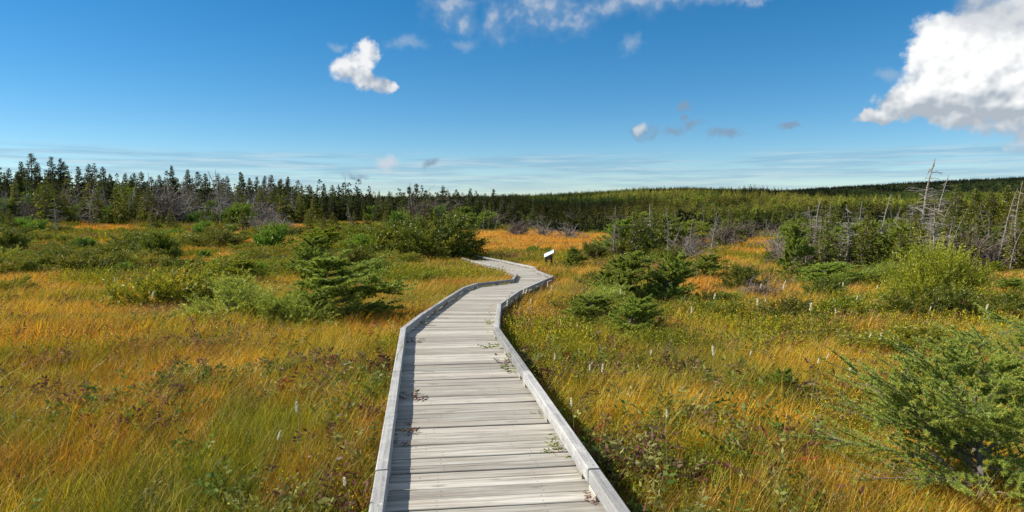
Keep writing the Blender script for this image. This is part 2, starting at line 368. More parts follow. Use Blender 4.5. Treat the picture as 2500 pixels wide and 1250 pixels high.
def wood_mat():
    m, t = new_mat('weathered_planks')
    co = t.n('ShaderNodeTexCoord').outputs['Object']
    rnd = t.n('ShaderNodeObjectInfo').outputs['Random']
    off = t.xyz(t.m('MULTIPLY', rnd, 37.0), t.m('MULTIPLY', rnd, 91.0), t.m('MULTIPLY', rnd, 13.0))
    p = t.v('ADD', co, off)
    g1 = t.noise(t.v('MULTIPLY', p, (1.6, 42.0, 42.0)), 1.0, 5, 0.6, 0.6)
    g2 = t.noise(t.v('MULTIPLY', p, (5.0, 150.0, 150.0)), 1.0, 3, 0.6)
    blotch = t.noise(t.v('MULTIPLY', p, (2.6, 7.0, 7.0)), 1.0, 4, 0.6)
    c = t.ramp(g1, [(0.28, (0.13, 0.108, 0.08)), (0.40, (0.32, 0.285, 0.23)), (0.54, (0.47, 0.435, 0.365)), (0.76, (0.62, 0.595, 0.525))])
    c = t.mix(t.step(g2, 0.56, 0.72, 0.0, 0.5), c, v3((0.16, 0.14, 0.115)))
    c = t.mix(t.step(blotch, 0.52, 0.72, 0.0, 0.45), c, v3((0.34, 0.285, 0.22)))
    c = t.mix(t.step(blotch, 0.42, 0.26, 0.0, 0.35), c, v3((0.52, 0.53, 0.43)))
    # knots
    vo = t.n('ShaderNodeTexVoronoi'); t.put(vo.inputs['Vector'], t.v('MULTIPLY', p, (2.4, 6.0, 0.0))); vo.inputs['Scale'].default_value = 1.0
    kn = t.step(vo.outputs['Distance'], 0.07, 0.17, 1.0, 0.0)
    c = t.mix(t.m('MULTIPLY', kn, 0.55), c, v3((0.20, 0.165, 0.125)))
    # two pairs of nail heads in each plank
    x, y, z = t.sep(co)
    dx = t.m('ABSOLUTE', t.m('SUBTRACT', t.m('ABSOLUTE', t.m('ADD', x, t.m('MULTIPLY_ADD', t.m('FRACT', t.m('MULTIPLY', rnd, 23.3)), 0.14, -0.07))), 0.31)); dy = t.m('ABSOLUTE', t.m('SUBTRACT', t.m('ABSOLUTE', y), 0.034))
    nail = t.step(t.v('LENGTH', t.xyz(dx, dy, 0)), 0.004, 0.0065, 1.0, 0.0)
    c = t.mix(t.m('MULTIPLY', nail, 0.85), c, v3((0.09, 0.07, 0.055)))
    h = t.n('ShaderNodeHueSaturation'); t.put(h.inputs['Color'], c)
    t.put(h.inputs['Value'], t.m('MULTIPLY_ADD', t.m('FRACT', t.m('MULTIPLY', rnd, 7.77)), 0.42, 0.70))
    odd = t.step(t.m('FRACT', t.m('MULTIPLY', rnd, 41.7)), 0.70, 0.78, 0.0, 0.5)
    hc_ = t.mix(odd, h.outputs[0], v3((0.27, 0.235, 0.19)))
    b = t.n('ShaderNodeBsdfPrincipled'); t.put(b.inputs['Base Color'], hc_); b.inputs['Roughness'].default_value = 0.85
    b.inputs['Specular IOR Level'].default_value = 0.25
    bp = t.n('ShaderNodeBump'); bp.inputs['Strength'].default_value = 0.55; bp.inputs['Distance'].default_value = 0.004
    t.put(bp.inputs['Height'], t.m('MULTIPLY_ADD', g2, 0.5, g1)); t.t.links.new(bp.outputs[0], b.inputs['Normal'])
    return finish(m, t, b.outputs[0])
M['wood'] = wood_mat()
def rail_mat():
    m, t = new_mat('lichen_grey_timber')
    co = t.n('ShaderNodeTexCoord').outputs['Object']
    rnd = t.n('ShaderNodeObjectInfo').outputs['Random']
    p = t.v('ADD', co, t.xyz(t.m('MULTIPLY', rnd, 37.0), t.m('MULTIPLY', rnd, 91.0), 0.0))
    g1 = t.noise(t.v('MULTIPLY', p, (1.5, 40.0, 40.0)), 1.0, 5, 0.6, 0.5)
    sp = t.noise(p, 60, 4, 0.7); bl = t.noise(p, 7, 4, 0.6)
    c = t.ramp(g1, [(0.25, (0.22, 0.21, 0.195)), (0.5, (0.36, 0.35, 0.33)), (0.75, (0.50, 0.49, 0.47))])
    c = t.mix(t.step(bl, 0.45, 0.66, 0.0, 0.55), c, v3((0.50, 0.49, 0.44)))
    hs = t.n('ShaderNodeHueSaturation'); t.put(hs.inputs['Color'], c); t.put(hs.inputs['Value'], t.m('MULTIPLY_ADD', t.m('FRACT', t.m('MULTIPLY', rnd, 5.31)), 0.5, 0.62)); c = hs.outputs[0]
    c = t.mix(t.step(sp, 0.58, 0.66, 0.0, 0.75), c, v3((0.13, 0.125, 0.115)))
    c = t.mix(t.step(t.noise(p, 25, 3, 0.5), 0.68, 0.74, 0.0, 0.7), c, v3((0.66, 0.66, 0.60)))
    b = t.n('ShaderNodeBsdfPrincipled'); t.put(b.inputs['Base Color'], c); b.inputs['Roughness'].default_value = 0.9; b.inputs['Specular IOR Level'].default_value = 0.2
    bp = t.n('ShaderNodeBump'); bp.inputs['Strength'].default_value = 0.6; bp.inputs['Distance'].default_value = 0.005
    t.put(bp.inputs['Height'], t.m('ADD', g1, sp)); t.t.links.new(bp.outputs[0], b.inputs['Normal'])
    return finish(m, t, b.outputs[0])
M['rail'] = rail_mat()
def ground_mat():
    m, t = new_mat('peaty_bog_ground')
    co = t.n('ShaderNodeTexCoord').outputs['Object']
    n1 = t.noise(co, 0.35, 5, 0.6); n2 = t.noise(co, 6.0, 5, 0.65)
    near = t.mix(t.step(n1, 0.38, 0.62), v3((0.075, 0.070, 0.018)), v3((0.16, 0.095, 0.024)))
    near = t.mix(t.step(n2, 0.4, 0.7, 0.0, 0.6), near, v3((0.05, 0.042, 0.018)))
    n3 = t.noise(co, 0.03, 5, 0.65); n4 = t.noise(co, 0.25, 4, 0.7)
    far = t.mix(t.step(t.m('MULTIPLY_ADD', n4, 0.6, t.m('MULTIPLY', n3, 0.4)), 0.36, 0.64), v3((0.014, 0.026, 0.010)), v3((0.050, 0.066, 0.018)))
    c = t.mix(t.step(t.v('LENGTH', co), 120, 190), near, far)
    b = t.n('ShaderNodeBsdfDiffuse'); t.put(b.inputs[0], c)
    return finish(m, t, b.outputs[0])
M['ground'] = ground_mat()

# ------------------------------------------------------------------ ground, one sheet out to the horizon
def build_ground():
    nr, na = 190, 420
    rad = np.concatenate([[0.0], np.geomspace(0.6, 9000, nr - 1)])
    th = np.concatenate([np.linspace(-0.95, 0.95, 320, endpoint=False), np.linspace(0.95, 2 * math.pi - 0.95, na - 320, endpoint=False)])
    R, T = np.meshgrid(rad, th, indexing='ij')
    x = R * np.sin(T); y = R * np.cos(T); z = gz(x, y)
    i = np.arange(nr - 1)[:, None] * na; j = np.arange(na)[None, :]; j2 = (j + 1) % na
    q = np.stack([i + j, i + na + j, i + na + j2, i + j2], -1).reshape(-1, 4)
    b = MB(); b.add(np.stack([x, y, z], -1), None, q)
    o = obj('ground', b.mesh('ground', M['ground'], True)); tag(o, 'peat bog ground rising to far forested hills', kind='structure')
build_ground()

# ------------------------------------------------------------------ boardwalk
rng = np.random.default_rng(4)
Lpx = [(945, 1250), (993, 822), (1035, 785), (1090, 745), (1137, 712), (1166, 702), (1255, 691), (1264, 676), (1212, 655), (1130, 634)]
Rpx = [(1468, 1250), (1205, 822), (1214, 757), (1262, 722), (1325, 692), (1347, 683), (1309, 668), (1300, 657), (1226, 641), (1150, 627)]
def edge(pl):
    p = [deckhit(*q)[:2] for q in pl]
    d0 = p[0] - p[1]; d0 = d0 / d0[1]
    p[0] = p[1] + d0 * (-4.0 - p[1][1])           # run on past the camera
    return np.array(p)
LE, RE = edge(Lpx), edge(Rpx)
def cross_x(poly, c, slope):
    """x where the line y = c + slope*x meets the edge (polyline, first crossing)"""
    f = poly[:, 1] - (c + slope * poly[:, 0])
    for k in range(len(f) - 1):
        if f[k] <= 0 < f[k + 1]:
            u = -f[k] / (f[k + 1] - f[k]); return poly[k, 0] + u * (poly[k + 1, 0] - poly[k, 0])
    return None
boardwalk = empty('boardwalk', (0, 0, 0)); tag(boardwalk, 'weathered grey plank boardwalk winding through the bog meadow', 'boardwalk', kind='structure')
c = -3.6; nplank = 0
while c < 38 and nplank < 298:
    pitch_w = 0.137 + rng.uniform(-0.012, 0.014)
    slope = 0.133 * (1 - sstep(9.0, 11.5, c))
    slope1 = 0.133 * (1 - sstep(9.0, 11.5, c + pitch_w))
    g = rng.uniform(0.004, 0.016)
    xs = [cross_x(LE, c, slope), cross_x(RE, c, slope), cross_x(RE, c + pitch_w - g, slope1), cross_x(LE, c + pitch_w - g, slope1)]
    if all(v is not None for v in xs) and xs[1] > xs[0] + 0.2:
        e = rng.uniform(0, 0.03, 4)
        pts = np.array([(xs[0] - 0.06 - e[0], c + slope * (xs[0] - 0.06)), (xs[1] + 0.06 + e[1], c + slope * (xs[1] + 0.06)),
                        (xs[2] + 0.06 + e[1], c + pitch_w - g + slope1 * (xs[2] + 0.06)), (xs[3] - 0.06 - e[0], c + pitch_w - g + slope1 * (xs[3] - 0.06))])
        cen = pts.mean(0); ang = math.atan2(pts[1, 1] - pts[0, 1], pts[1, 0] - pts[0, 0])
        ca, sa = math.cos(-ang), math.sin(-ang)
        loc = (pts - cen) @ np.array([[ca, sa], [-sa, ca]])
        dz = deck_z(pts[:, 1]) - deck_z(cen[1])
        b = MB(); bev = 0.004; th = 0.038
        inner = loc + np.array([[0, bev], [0, bev], [0, -bev], [0, -bev]])
        v = [(*loc[i], dz[i] - th) for i in range(4)] + [(*loc[i], dz[i] - bev) for i in range(4)] + [(*inner[i], dz[i]) for i in range(4)]
        q = [(0, 3, 2, 1), (8, 9, 10, 11)]
        for i in range(4):
            j = (i + 1) % 4; q += [(i, j, 4 + j, 4 + i), (4 + i, 4 + j, 8 + j, 8 + i)]
        b.add(v, None, q)
        o = obj('plank', b.mesh('plank', M['wood']), boardwalk, (cen[0], cen[1], deck_z(cen[1]) + rng.uniform(-0.004, 0.004)))
        o.rotation_euler = (rng.normal(0, 0.006), rng.normal(0, 0.002), ang); nplank += 1
    c += pitch_w
def beam(name, p, q, w, h, mat, parent, z0, z1, side=0.0, bev=0.008, jit=0.0):
    """a squared timber from p to q (xy), bottom at deck height + z0, top at + z1; side shifts it sideways"""
    p = np.array(p, float); q = np.array(q, float); d_ = q - p; L = np.linalg.norm(d_); d_ /= L
    n_ = np.array([d_[1], -d_[0]]); c_ = (p + q) / 2 + n_ * side
    zp, zq = deck_z(p[1]), deck_z(q[1]); zc = (zp + zq) / 2
    b = MB(); prof = [(-w/2, z0), (w/2, z0), (w/2, z1 - bev), (w/2 - bev, z1), (-w/2 + bev, z1), (-w/2, z1 - bev)]
    V = []
    for sx_, zz in ((-L / 2, zp - zc), (L / 2, zq - zc)):
        for (a, hh) in prof: V.append((sx_, a, zz + hh))
    k = len(prof); Q = [(i, (i + 1) % k, k + (i + 1) % k, k + i) for i in range(k)]
    T = [(0, i + 1, i) for i in range(1, k - 1)] + [(k, k + i, k + i + 1) for i in range(1, k - 1)]
    b.add(V, T, Q)
    o = obj(name, b.mesh(name, mat), parent, (c_[0], c_[1], zc)); o.rotation_euler = (rng.normal(0, jit), 0, math.atan2(d_[1], d_[0]))
    return o
def rail_run(poly, sgn, parent, skip=()):
    for k in range(len(poly) - 1):
        p, q = poly[k], poly[k + 1]; L = np.linalg.norm(q - p)
        if k in skip or L < 0.25: continue
        n = max(1, int(round(L / 2.6)))
        for i in range(n):
            a = p + (q - p) * (i / n); b_ = p + (q - p) * ((i + 1) / n)
            u = (q - p) / L; ext = 0.035 if (i == n - 1 and k < len(poly) - 2) else -0.012
            beam('curb_rail', a, b_ + u * ext, 0.080, 0, M['rail'], parent, 0.034 + rng.uniform(0, .004), 0.122 + rng.uniform(-.004, .004), sgn * 0.044, jit=0.01)
            m_ = max(1, int(np.linalg.norm(b_ - a) / 1.25))
            for j in range(m_ + 1):
                s0 = a + (b_ - a) * ((j + 0.12) / (m_ + 0.24)); s1 = s0 + u * 0.16
                if j == m_: s0, s1 = b_ - u * 0.2, b_ - u * 0.04
                beam('spacer_block', s0, s1, 0.085, 0, M['wood'], parent, 0.001, 0.036, sgn * 0.044, 0.002)
rail_run(LE, -1, boardwalk); rail_run(RE, 1, boardwalk)
# stringers and sleepers that carry the planks
CE = (LE + RE) / 2
for sgn, pl in ((1, LE), (-1, RE)):
    for k in range(len(pl) - 1):
        if np.linalg.norm(pl[k + 1] - pl[k]) > 0.3:
            beam('stringer', pl[k], pl[k + 1], 0.06, 0, M['rail'], boardwalk, -0.19, -0.046, sgn * 0.10)
for yy in np.arange(-2.0, 34, 2.4):
    xl, xr = cross_x(LE, yy, 0), cross_x(RE, yy, 0)
    if xl is not None and xr is not None:
        beam('sleeper', (xl - 0.05, yy), (xr + 0.05, yy), 0.12, 0, M['rail'], boardwalk, -0.42, -0.191)

# ------------------------------------------------------------------ plant shapes
def U(v): return v / np.maximum(np.linalg.norm(v, axis=-1, keepdims=True), 1e-9)
def curve_pts(p0, d0, L, n, rng, bend=(0, 0, 0), wob=0.08):
    pts = [np.array(p0, float)]; d_ = np.array(d0, float); d_ /= np.linalg.norm(d_); st = L / n
    for _ in range(n):
        d_ = d_ + np.array(bend) * st / max(L, 1e-6) + rng.normal(0, wob, 3); d_ /= np.linalg.norm(d_)
        pts.append(pts[-1] + d_ * st)
    return np.array(pts)

def make_spruce(seed, h=6.0, r=1.0, wh=30, per=6, leafn=12, wind=0.15, ragged=0.3, low=0.06, club=0.0, leaf=0.26, lwid=0.5):
    """narrow conifer: trunk with bare twigs, and a crown of drooping sprays"""
    rng = np.random.default_rng(seed)
    tk, cr = MB(), MB()
    lean = rng.normal(0, 0.03, 2); zz = np.linspace(-0.1, h, 9)
    tp = np.stack([lean[0] * zz + 0.05 * np.sin(zz * 1.3 + seed), lean[1] * zz, zz], 1)
    tk.tube(tp, np.linspace(0.018 * h, 0.003 * h, 9), 6)
    C, A, Ln, Vv = [], [], [], []
    for k in range(wh):
        t = low + (1 - low) * (k + rng.uniform(0, 0.8)) / wh
        prof = (1 - t) ** 0.82 * (0.55 + 0.45 * min(1, (t - low) / 0.15 + 0.35)) + club * math.exp(-((t - 0.9) / 0.06) ** 2)
        if rng.random() < 0.10 * ragged * 3: prof *= 0.5
        p0 = np.array([np.interp(t * h, zz, tp[:, 0]), np.interp(t * h, zz, tp[:, 1]), t * h])
        for j in range(per):
            if rng.random() < ragged * 0.5: continue
            a = rng.uniform(0, 2 * math.pi); dx = math.cos(a)
            L = r * prof * rng.uniform(0.6, 1.25) * (1 + wind * dx) + 0.03 * h * 0.5
            d0 = np.array([math.cos(a), math.sin(a), rng.uniform(-0.05, 0.35) + 0.5 * t])
            pts = curve_pts(p0, d0, L, 4, rng, (0.2 * wind, 0, -0.5 if t < 0.75 else 0.1), 0.07)
            if j % 2 == 0: tk.tube(pts, np.linspace(0.004 * h, 0.001 * h, 5), 3, cap=False)
            m = max(3, int(leafn * (0.3 + 1.5 * (L / r) ** 1.3)))
            u = rng.uniform(0.15, 1.0, m) ** 0.8
            c = np.stack([np.interp(u * 4, np.arange(5), pts[:, i]) for i in range(3)], 1) + rng.normal(0, 0.035 * r, (m, 3))
            dd = U(pts[-1] - pts[0]); ax = dd + rng.normal(0, 0.55, (m, 3)) + np.array([0, 0, -0.1])
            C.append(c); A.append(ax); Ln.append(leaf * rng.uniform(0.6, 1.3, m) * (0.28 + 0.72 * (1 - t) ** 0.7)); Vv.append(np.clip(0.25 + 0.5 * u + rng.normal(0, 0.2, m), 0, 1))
    C = np.vstack(C); Ln = np.concatenate(Ln)
    cr.leaves(C, np.vstack(A), Ln, Ln * lwid, rng, np.concatenate(Vv))
    top = np.repeat(tp[-1:], 10, 0) + np.stack([rng.normal(0, .02, 10), rng.normal(0, .02, 10), rng.uniform(-0.045, 0.0, 10) * h], 1)
    cr.leaves(top, np.array([0, 0, 1.0]) + rng.normal(0, 0.3, (10, 3)), leaf * 0.42, leaf * 0.14, rng, 0.4)
    return tk, cr

def make_snag(seed, h=5.0, nb=40, blen=0.9, curve=0.1, twigs=4, rad=0.02, low=0.08, top_clear=0.0, droop=-0.2):
    """dead tree: bare trunk with broken branches and fine twigs"""
    rng = np.random.default_rng(seed)
    tk, br = MB(), MB(); n = 12
    d0 = np.array([rng.normal(0, 0.06), rng.normal(0, 0.06), 1.0])
    tp = curve_pts((0, 0, -0.1), d0, h + 0.1, n, rng, (curve, 0, 0), 0.035)
    tk.tube(tp, np.linspace(rad * h, 0.0028 * h, n + 1) * np.array([1.25] + [1] * n), 6)
    for k in range(nb):
        t = low + (0.97 - low) * rng.random() ** 1.1
        if t > 1 - top_clear and rng.random() < 0.7: continue
        p0 = np.array([np.interp(t * n, np.arange(n + 1), tp[:, i]) for i in range(3)])
        a = rng.uniform(0, 2 * math.pi); L = blen * (1 - 0.75 * t) * rng.uniform(0.25, 1.15)
        pts = curve_pts(p0, (math.cos(a), math.sin(a), rng.uniform(-0.25, 0.4)), L, 4, rng, (0.15, 0, droop), 0.16)
        br.tube(pts, np.linspace(0.0042, 0.0014, 5) * h * 0.75 + 0.0015, 4)
        for _ in range(rng.integers(0, twigs + 1)):
            u = rng.uniform(0.2, 0.95) * 4; q0 = np.array([np.interp(u, np.arange(5), pts[:, i]) for i in range(3)])
            dd = U(pts[-1] - pts[0]) + rng.normal(0, 0.6, 3)
            br.tube(curve_pts(q0, dd, L * rng.uniform(0.2, 0.5), 2, rng, (0, 0, 0), 0.2), [0.0016 * h + 0.001, 0.0011 * h + 0.0008, 0.0007 * h], 3)
    return tk, br

def make_twiggy(seed, w=1.4, h=1.2, n=24, depth=3, rad=0.022):
    """tangle of bare forking branches"""
    rng = np.random.default_rng(seed); a_, b_ = MB(), MB()
    def grow(p, d_, L, r_, lev):
        pts = curve_pts(p, d_, L, 4, rng, (0.1, 0, -0.1), 0.22)
        (a_ if lev == 0 else b_).tube(pts, np.linspace(r_, r_ * 0.45, 5), 4 if lev < 2 else 3)
        if lev < depth:
            for _ in range(3 if lev < depth - 1 else 4):
                u = rng.uniform(0.35, 1.0) * 4; q = np.array([np.interp(u, np.arange(5), pts[:, i]) for i in range(3)])
                dd = U(pts[-1] - pts[0]) * 0.7 + rng.normal(0, 0.65, 3); dd[2] += 0.12
                grow(q, dd, L * rng.uniform(0.45, 0.75), r_ * 0.5, lev + 1)
    for k in range(n):
        a = rng.uniform(0, 2 * math.pi); s_ = rng.uniform(0.2, 1.0)
        grow((rng.normal(0, 0.06 * w), rng.normal(0, 0.06 * w), -0.05), (math.cos(a) * s_ * w / h, math.sin(a) * s_ * w / h, 1.0), 0.45 * math.hypot(w * 0.5, h) * rng.uniform(0.7, 1.2), rad, 0)
    return a_, b_

def make_bush(seed, w=1.4, h=1.0, shoots=420, ln=12, leaf=0.045, lw=0.3, shoot=0.14, spread=0.55, upw=0.5, wind=0.3, lobes=9, stems=16, flat=0.0, hollow=0.25, boughs=46):
    """rounded shrub: forking stems inside, outside leafy shoots standing out of an uneven outline"""
    rng = np.random.default_rng(seed); st, fo = MB(), MB()
    ld_ = U(rng.normal(size=(lobes, 3)) * np.array([1, 1, 0.6]) + np.array([0, 0, 0.4])); la = rng.uniform(0.15, 0.5, lobes)
    nbg = boughs; bd = U(rng.normal(size=(nbg, 3)) + np.array([0, 0, 0.3])); bd[:, 2] = np.abs(bd[:, 2]) - 0.10
    lump = 0.55 + (np.maximum(0, bd @ ld_.T) ** 5 * la).sum(1)
    br_ = np.clip(lump * rng.uniform(0.75, 1.15, nbg), 0.4, 1.25)
    bi = rng.integers(0, nbg, shoots); al = hollow + (1 - hollow) * rng.random(shoots) ** 0.6
    side_ = U(np.cross(bd, np.array([0.0, 0.0, 1.0]) + rng.normal(0, .15, (nbg, 3))))
    fan = rng.normal(0, 0.17, shoots) * (0.3 + 0.7 * al); thick = rng.normal(0, 0.045, shoots)
    dirs = bd[bi]
    q_ = dirs * (br_[bi] * al)[:, None] + side_[bi] * fan[:, None] + np.array([0, 0, 1.0]) * (thick - 0.10 * flat * al ** 2)[:, None]
    c0 = q_ * np.array([w / 2, w / 2, h * 0.95]) + np.array([0, 0, 0.08 * h])
    c0[:, 2] = np.maximum(c0[:, 2], 0.02 * h)
    c0[:, 0] += wind * 0.25 * w * (c0[:, 2] / h) ** 1.5
    ax = U(dirs * (1 - upw) + side_[bi] * np.sign(fan)[:, None] * 0.35 + np.array([wind * 0.5, 0, upw]) + rng.normal(0, 0.22, (shoots, 3)))
    if flat: ax[:, 2] *= (1 - flat); ax = U(ax)
    sl = shoot * rng.uniform(0.55, 1.45, shoots)
    base_v = np.clip(0.5 + rng.normal(0, 0.10, shoots) + rng.normal(0, 0.16, nbg)[bi], 0, 1)
    u = np.tile(np.linspace(0.0, 1.0, ln), shoots); idx = np.repeat(np.arange(shoots), ln)
    n = len(idx)
    c = c0[idx] + ax[idx] * (sl[idx] * u)[:, None]
    la_ = U(ax[idx] * 0.6 + rng.normal(0, spread, (n, 3)))
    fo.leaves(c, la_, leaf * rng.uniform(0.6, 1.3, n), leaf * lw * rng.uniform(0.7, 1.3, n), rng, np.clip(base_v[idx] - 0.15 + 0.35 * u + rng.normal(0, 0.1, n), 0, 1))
    for k in range(stems):
        j = rng.integers(shoots); tgt = c0[j]
        mid = tgt * np.array([0.45, 0.45, 0.4]) + rng.normal(0, 0.03 * w, 3); mid[2] = abs(mid[2])
        p = np.array([[rng.normal(0, 0.02 * w), rng.normal(0, 0.02 * w), -0.04], mid, tgt])
        tt = np.linspace(0, 1, 6)[:, None]; pts = (1 - tt) ** 2 * p[0] + 2 * tt * (1 - tt) * p[1] + tt ** 2 * p[2]
        st.tube(pts, np.linspace(0.012, 0.003, 6) * (0.5 + w * 0.5), 4)
    for j in rng.choice(shoots, min(shoots, stems * 5), replace=False):
        p = c0[j]; q = p * 0.6 + rng.normal(0, 0.02 * w, 3); q[2] = abs(q[2])
        st.tube(np.array([q, (p + q) / 2 + rng.normal(0, .01 * w, 3), p + ax[j] * sl[j] * 0.8]), [0.004 + .002 * w, 0.003 + .001 * w, 0.0015], 3)
    return st, fo

def make_larch(seed, h=1.3, w=1.5, nb=46, tufts=16, needles=8, nl=0.026, nw=0.004, wind=0.35, layered=0.5, side=5, lean=(0.05, 0), rad=0.03, droop=-0.25, zmin=0.03, bare=0.0, rise=0.35):
    """open larch: trunk, spreading limbs with side twigs, and needle tufts along the twigs"""
    rng = np.random.default_rng(seed); tk, br, fo = MB(), MB(), MB(); n = 10
    tp = curve_pts((0, 0, -0.08), (lean[0], lean[1], 1), h + 0.05, n, rng, (wind * 0.3, 0, 0), 0.07 + 0.2 * abs(lean[0]))
    tk.tube(tp, np.linspace(rad, rad * 0.2, n + 1), 7)
    C, A, Vv = [], [], []
    def tuft(pts, m, scale=1.0):
        k = len(pts) - 1; u = np.sort(rng.uniform(0.12, 1.0, m)) * k
        c = np.stack([np.interp(u, np.arange(k + 1), pts[:, i]) for i in range(3)], 1)
        d_ = U(pts[-1] - pts[0]); cc = np.repeat(c, needles, 0)
        a = d_ * 0.55 + rng.normal(0, 0.6, (len(cc), 3)) + np.array([0.05, 0, 0.22])
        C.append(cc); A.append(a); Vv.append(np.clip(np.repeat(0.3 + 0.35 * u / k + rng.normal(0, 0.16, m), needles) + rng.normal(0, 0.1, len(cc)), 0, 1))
    for k in range(nb):
        t = zmin + (0.98 - zmin) * (k + rng.uniform(0, 1)) / nb
        p0 = np.array([np.interp(t * n, np.arange(n + 1), tp[:, i]) for i in range(3)])
        a = rng.uniform(0, 2 * math.pi); dx = math.cos(a)
        L = 0.5 * w * ((1 - t) ** 0.55 * rng.uniform(0.55, 1.2) * (1 + wind * dx) + 0.10)
        pts = curve_pts(p0, (math.cos(a) + 0.3 * wind, math.sin(a), rng.uniform(-0.05, rise) + 0.6 * t), L, 6, rng, (0.35 * wind, 0, droop), 0.10)
        br.tube(pts, np.linspace(rad * 0.34, rad * 0.07, 7) * (0.5 + 0.5 * (1 - t)), 4)
        if rng.random() < bare: tm = 0.25
        else: tm = 1.0
        tuft(pts, max(2, int(tufts * tm * (0.4 + L / w))))
        ns = max(2, int(side * (0.5 + 1.3 * L / w)))
        for j in range(ns):
            u = rng.uniform(0.2, 0.98) * 6; q = np.array([np.interp(u, np.arange(7), pts[:, i]) for i in range(3)])
            d_ = U(pts[-1] - pts[0]); sd = np.cross(d_, [0, 0, 1.0]) * (1 if j % 2 else -1)
            dd = d_ * 0.75 + sd * rng.uniform(0.4, 0.9) + np.array([0, 0, rng.normal(0.02, 0.22 * (1 - layered))])
            tw = curve_pts(q, dd, L * rng.uniform(0.22, 0.5), 3, rng, (0.2 * wind, 0, 0.05), 0.10)
            br.tube(tw, np.linspace(rad * 0.10, rad * 0.04, 4), 3, cap=False)
            tuft(tw, max(2, int(tufts * tm * 0.55)))
    C = np.vstack(C); nn = len(C)
    fo.leaves(C, np.vstack(A), nl * rng.uniform(0.6, 1.25, nn), nw * rng.uniform(0.8, 1.3, nn), rng, np.concatenate(Vv), tri=True)
    return tk, br, fo

# prototypes: name -> list of (part name, mesh), built size (w, h)
PROTO = {}; RECOLOUR = {}
def proto(key, parts, w, h):
    me = parts[-1][1]; v = np.empty(len(me.vertices) * 3, np.float32); me.vertices.foreach_get('co', v); v = v.reshape(-1, 3)
    hh = np.percentile(v[:, 2], 99.7)
    if not key.startswith(('spruce', 'olive', 'scrub', 'tuft', 'snag')): w = np.percentile(v[:, 0], 99) - np.percentile(v[:, 0], 1)
    PROTO[key] = (parts, float(w), float(hh))
for i in range(6):
    tk, cr = make_spruce(100 + i, 7.0, [1.55, 1.35, 1.75, 1.25, 1.6, 1.4][i], [34, 38, 30, 36, 32, 34][i], 8, 20, 0.15, [.1, .15, .3, .1, .3, .2][i], [.03, .05, .08, .03, .12, .05][i], [0, .05, 0, .08, .04, 0][i], 0.30)
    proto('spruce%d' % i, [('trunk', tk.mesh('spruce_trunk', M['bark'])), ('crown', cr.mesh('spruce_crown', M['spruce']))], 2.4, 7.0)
    proto('olive%d' % i, PROTO['spruce%d' % i][0], 2.4, 7.0); RECOLOUR['olive%d' % i] = M['spruce_olive']
for i in range(3):
    tk, cr = make_spruce(120 + i, 4.0, 1.05, 22, 7, 18, 0.35, 0.4, [0.1, 0.2, 0.05][i], 0.0, 0.24)
    proto('scrub%d' % i, [('trunk', tk.mesh('scrub_spruce_trunk', M['bark_brown'])), ('crown', cr.mesh('scrub_spruce_crown', M['krumm']))], 2.0, 4.0)
tk, cr = make_spruce(131, 6.5, 0.75, 10, 7, 14, 0.1, 0.15, 0.80, 0.5, 0.3)
proto('tuft', [('trunk', tk.mesh('bare_pole_trunk', M['bark_brown'])), ('crown', cr.mesh('tufted_crown', M['spruce']))], 1.2, 6.5)
for i in range(4):
    a, b = make_snag(140 + i, 5.0, [110, 60, 100, 30][i], [1.6, 1.0, 1.5, .7][i], [0.2, .35, .1, .5][i], [7, 5, 7, 2][i], [.016, .014, .018, .012][i], top_clear=[.25, .2, .1, .4][i])
    proto('snag%d' % i, [('trunk', a.mesh('snag_trunk', M['bark_grey'])), ('branches', b.mesh('snag_branches', M['bark_grey' if i != 2 else 'bark_brown']))], 1.8, 5.0)
for i in range(3):
    a, b = make_twiggy(150 + i, 1.6, 1.4, [16, 20, 13][i], 3, 0.03)
    proto('twig%d' % i, [('stems', a.mesh('bare_stems', M['bark_grey' if i != 1 else 'bark_brown'])), ('twigs', b.mesh('bare_twigs', M['bark_grey' if i == 2 else 'bark_brown']))], 1.9, 1.5)
def bush_proto(key, seed, mat, barkm='bark', **kw):
    st, fo = make_bush(seed, **kw)
    proto(key, [('stems', st.mesh(key + '_stems', M[barkm])), ('foliage', fo.mesh(key + '_foliage', M[mat]))], kw.get('w', 1.4), kw.get('h', 1.0))
for i in range(3):
    bush_proto('heath%d' % i, 160 + i, 'juniper', w=1.6, h=0.75, shoots=1500, ln=13, leaf=0.046, lw=0.42, shoot=0.15, upw=0.45, wind=0.3, lobes=16, flat=0.2)
    bush_proto('krumm%d' % i, 170 + i, 'krumm', w=2.0, h=1.1, shoots=1700, ln=14, leaf=0.062, lw=0.42, shoot=0.19, upw=0.35, wind=0.4, lobes=16, flat=0.35)
    bush_proto('green%d' % i, 180 + i, 'green', w=1.3, h=1.0, shoots=1400, ln=12, leaf=0.05, lw=0.45, shoot=0.16, upw=0.5, wind=0.2, lobes=10)
for i in range(2):
    bush_proto('yellow%d' % i, 190 + i, 'yellow', w=1.2, h=0.45, shoots=380, ln=12, leaf=0.034, lw=0.36, shoot=0.10, upw=0.5, wind=0.2, lobes=12)
    bush_proto('red%d' % i, 195 + i, 'red', 'bark_brown', w=1.0, h=0.7, shoots=260, ln=8, leaf=0.04, lw=0.5, shoot=0.12, upw=0.6, wind=0.1, lobes=8, stems=40)
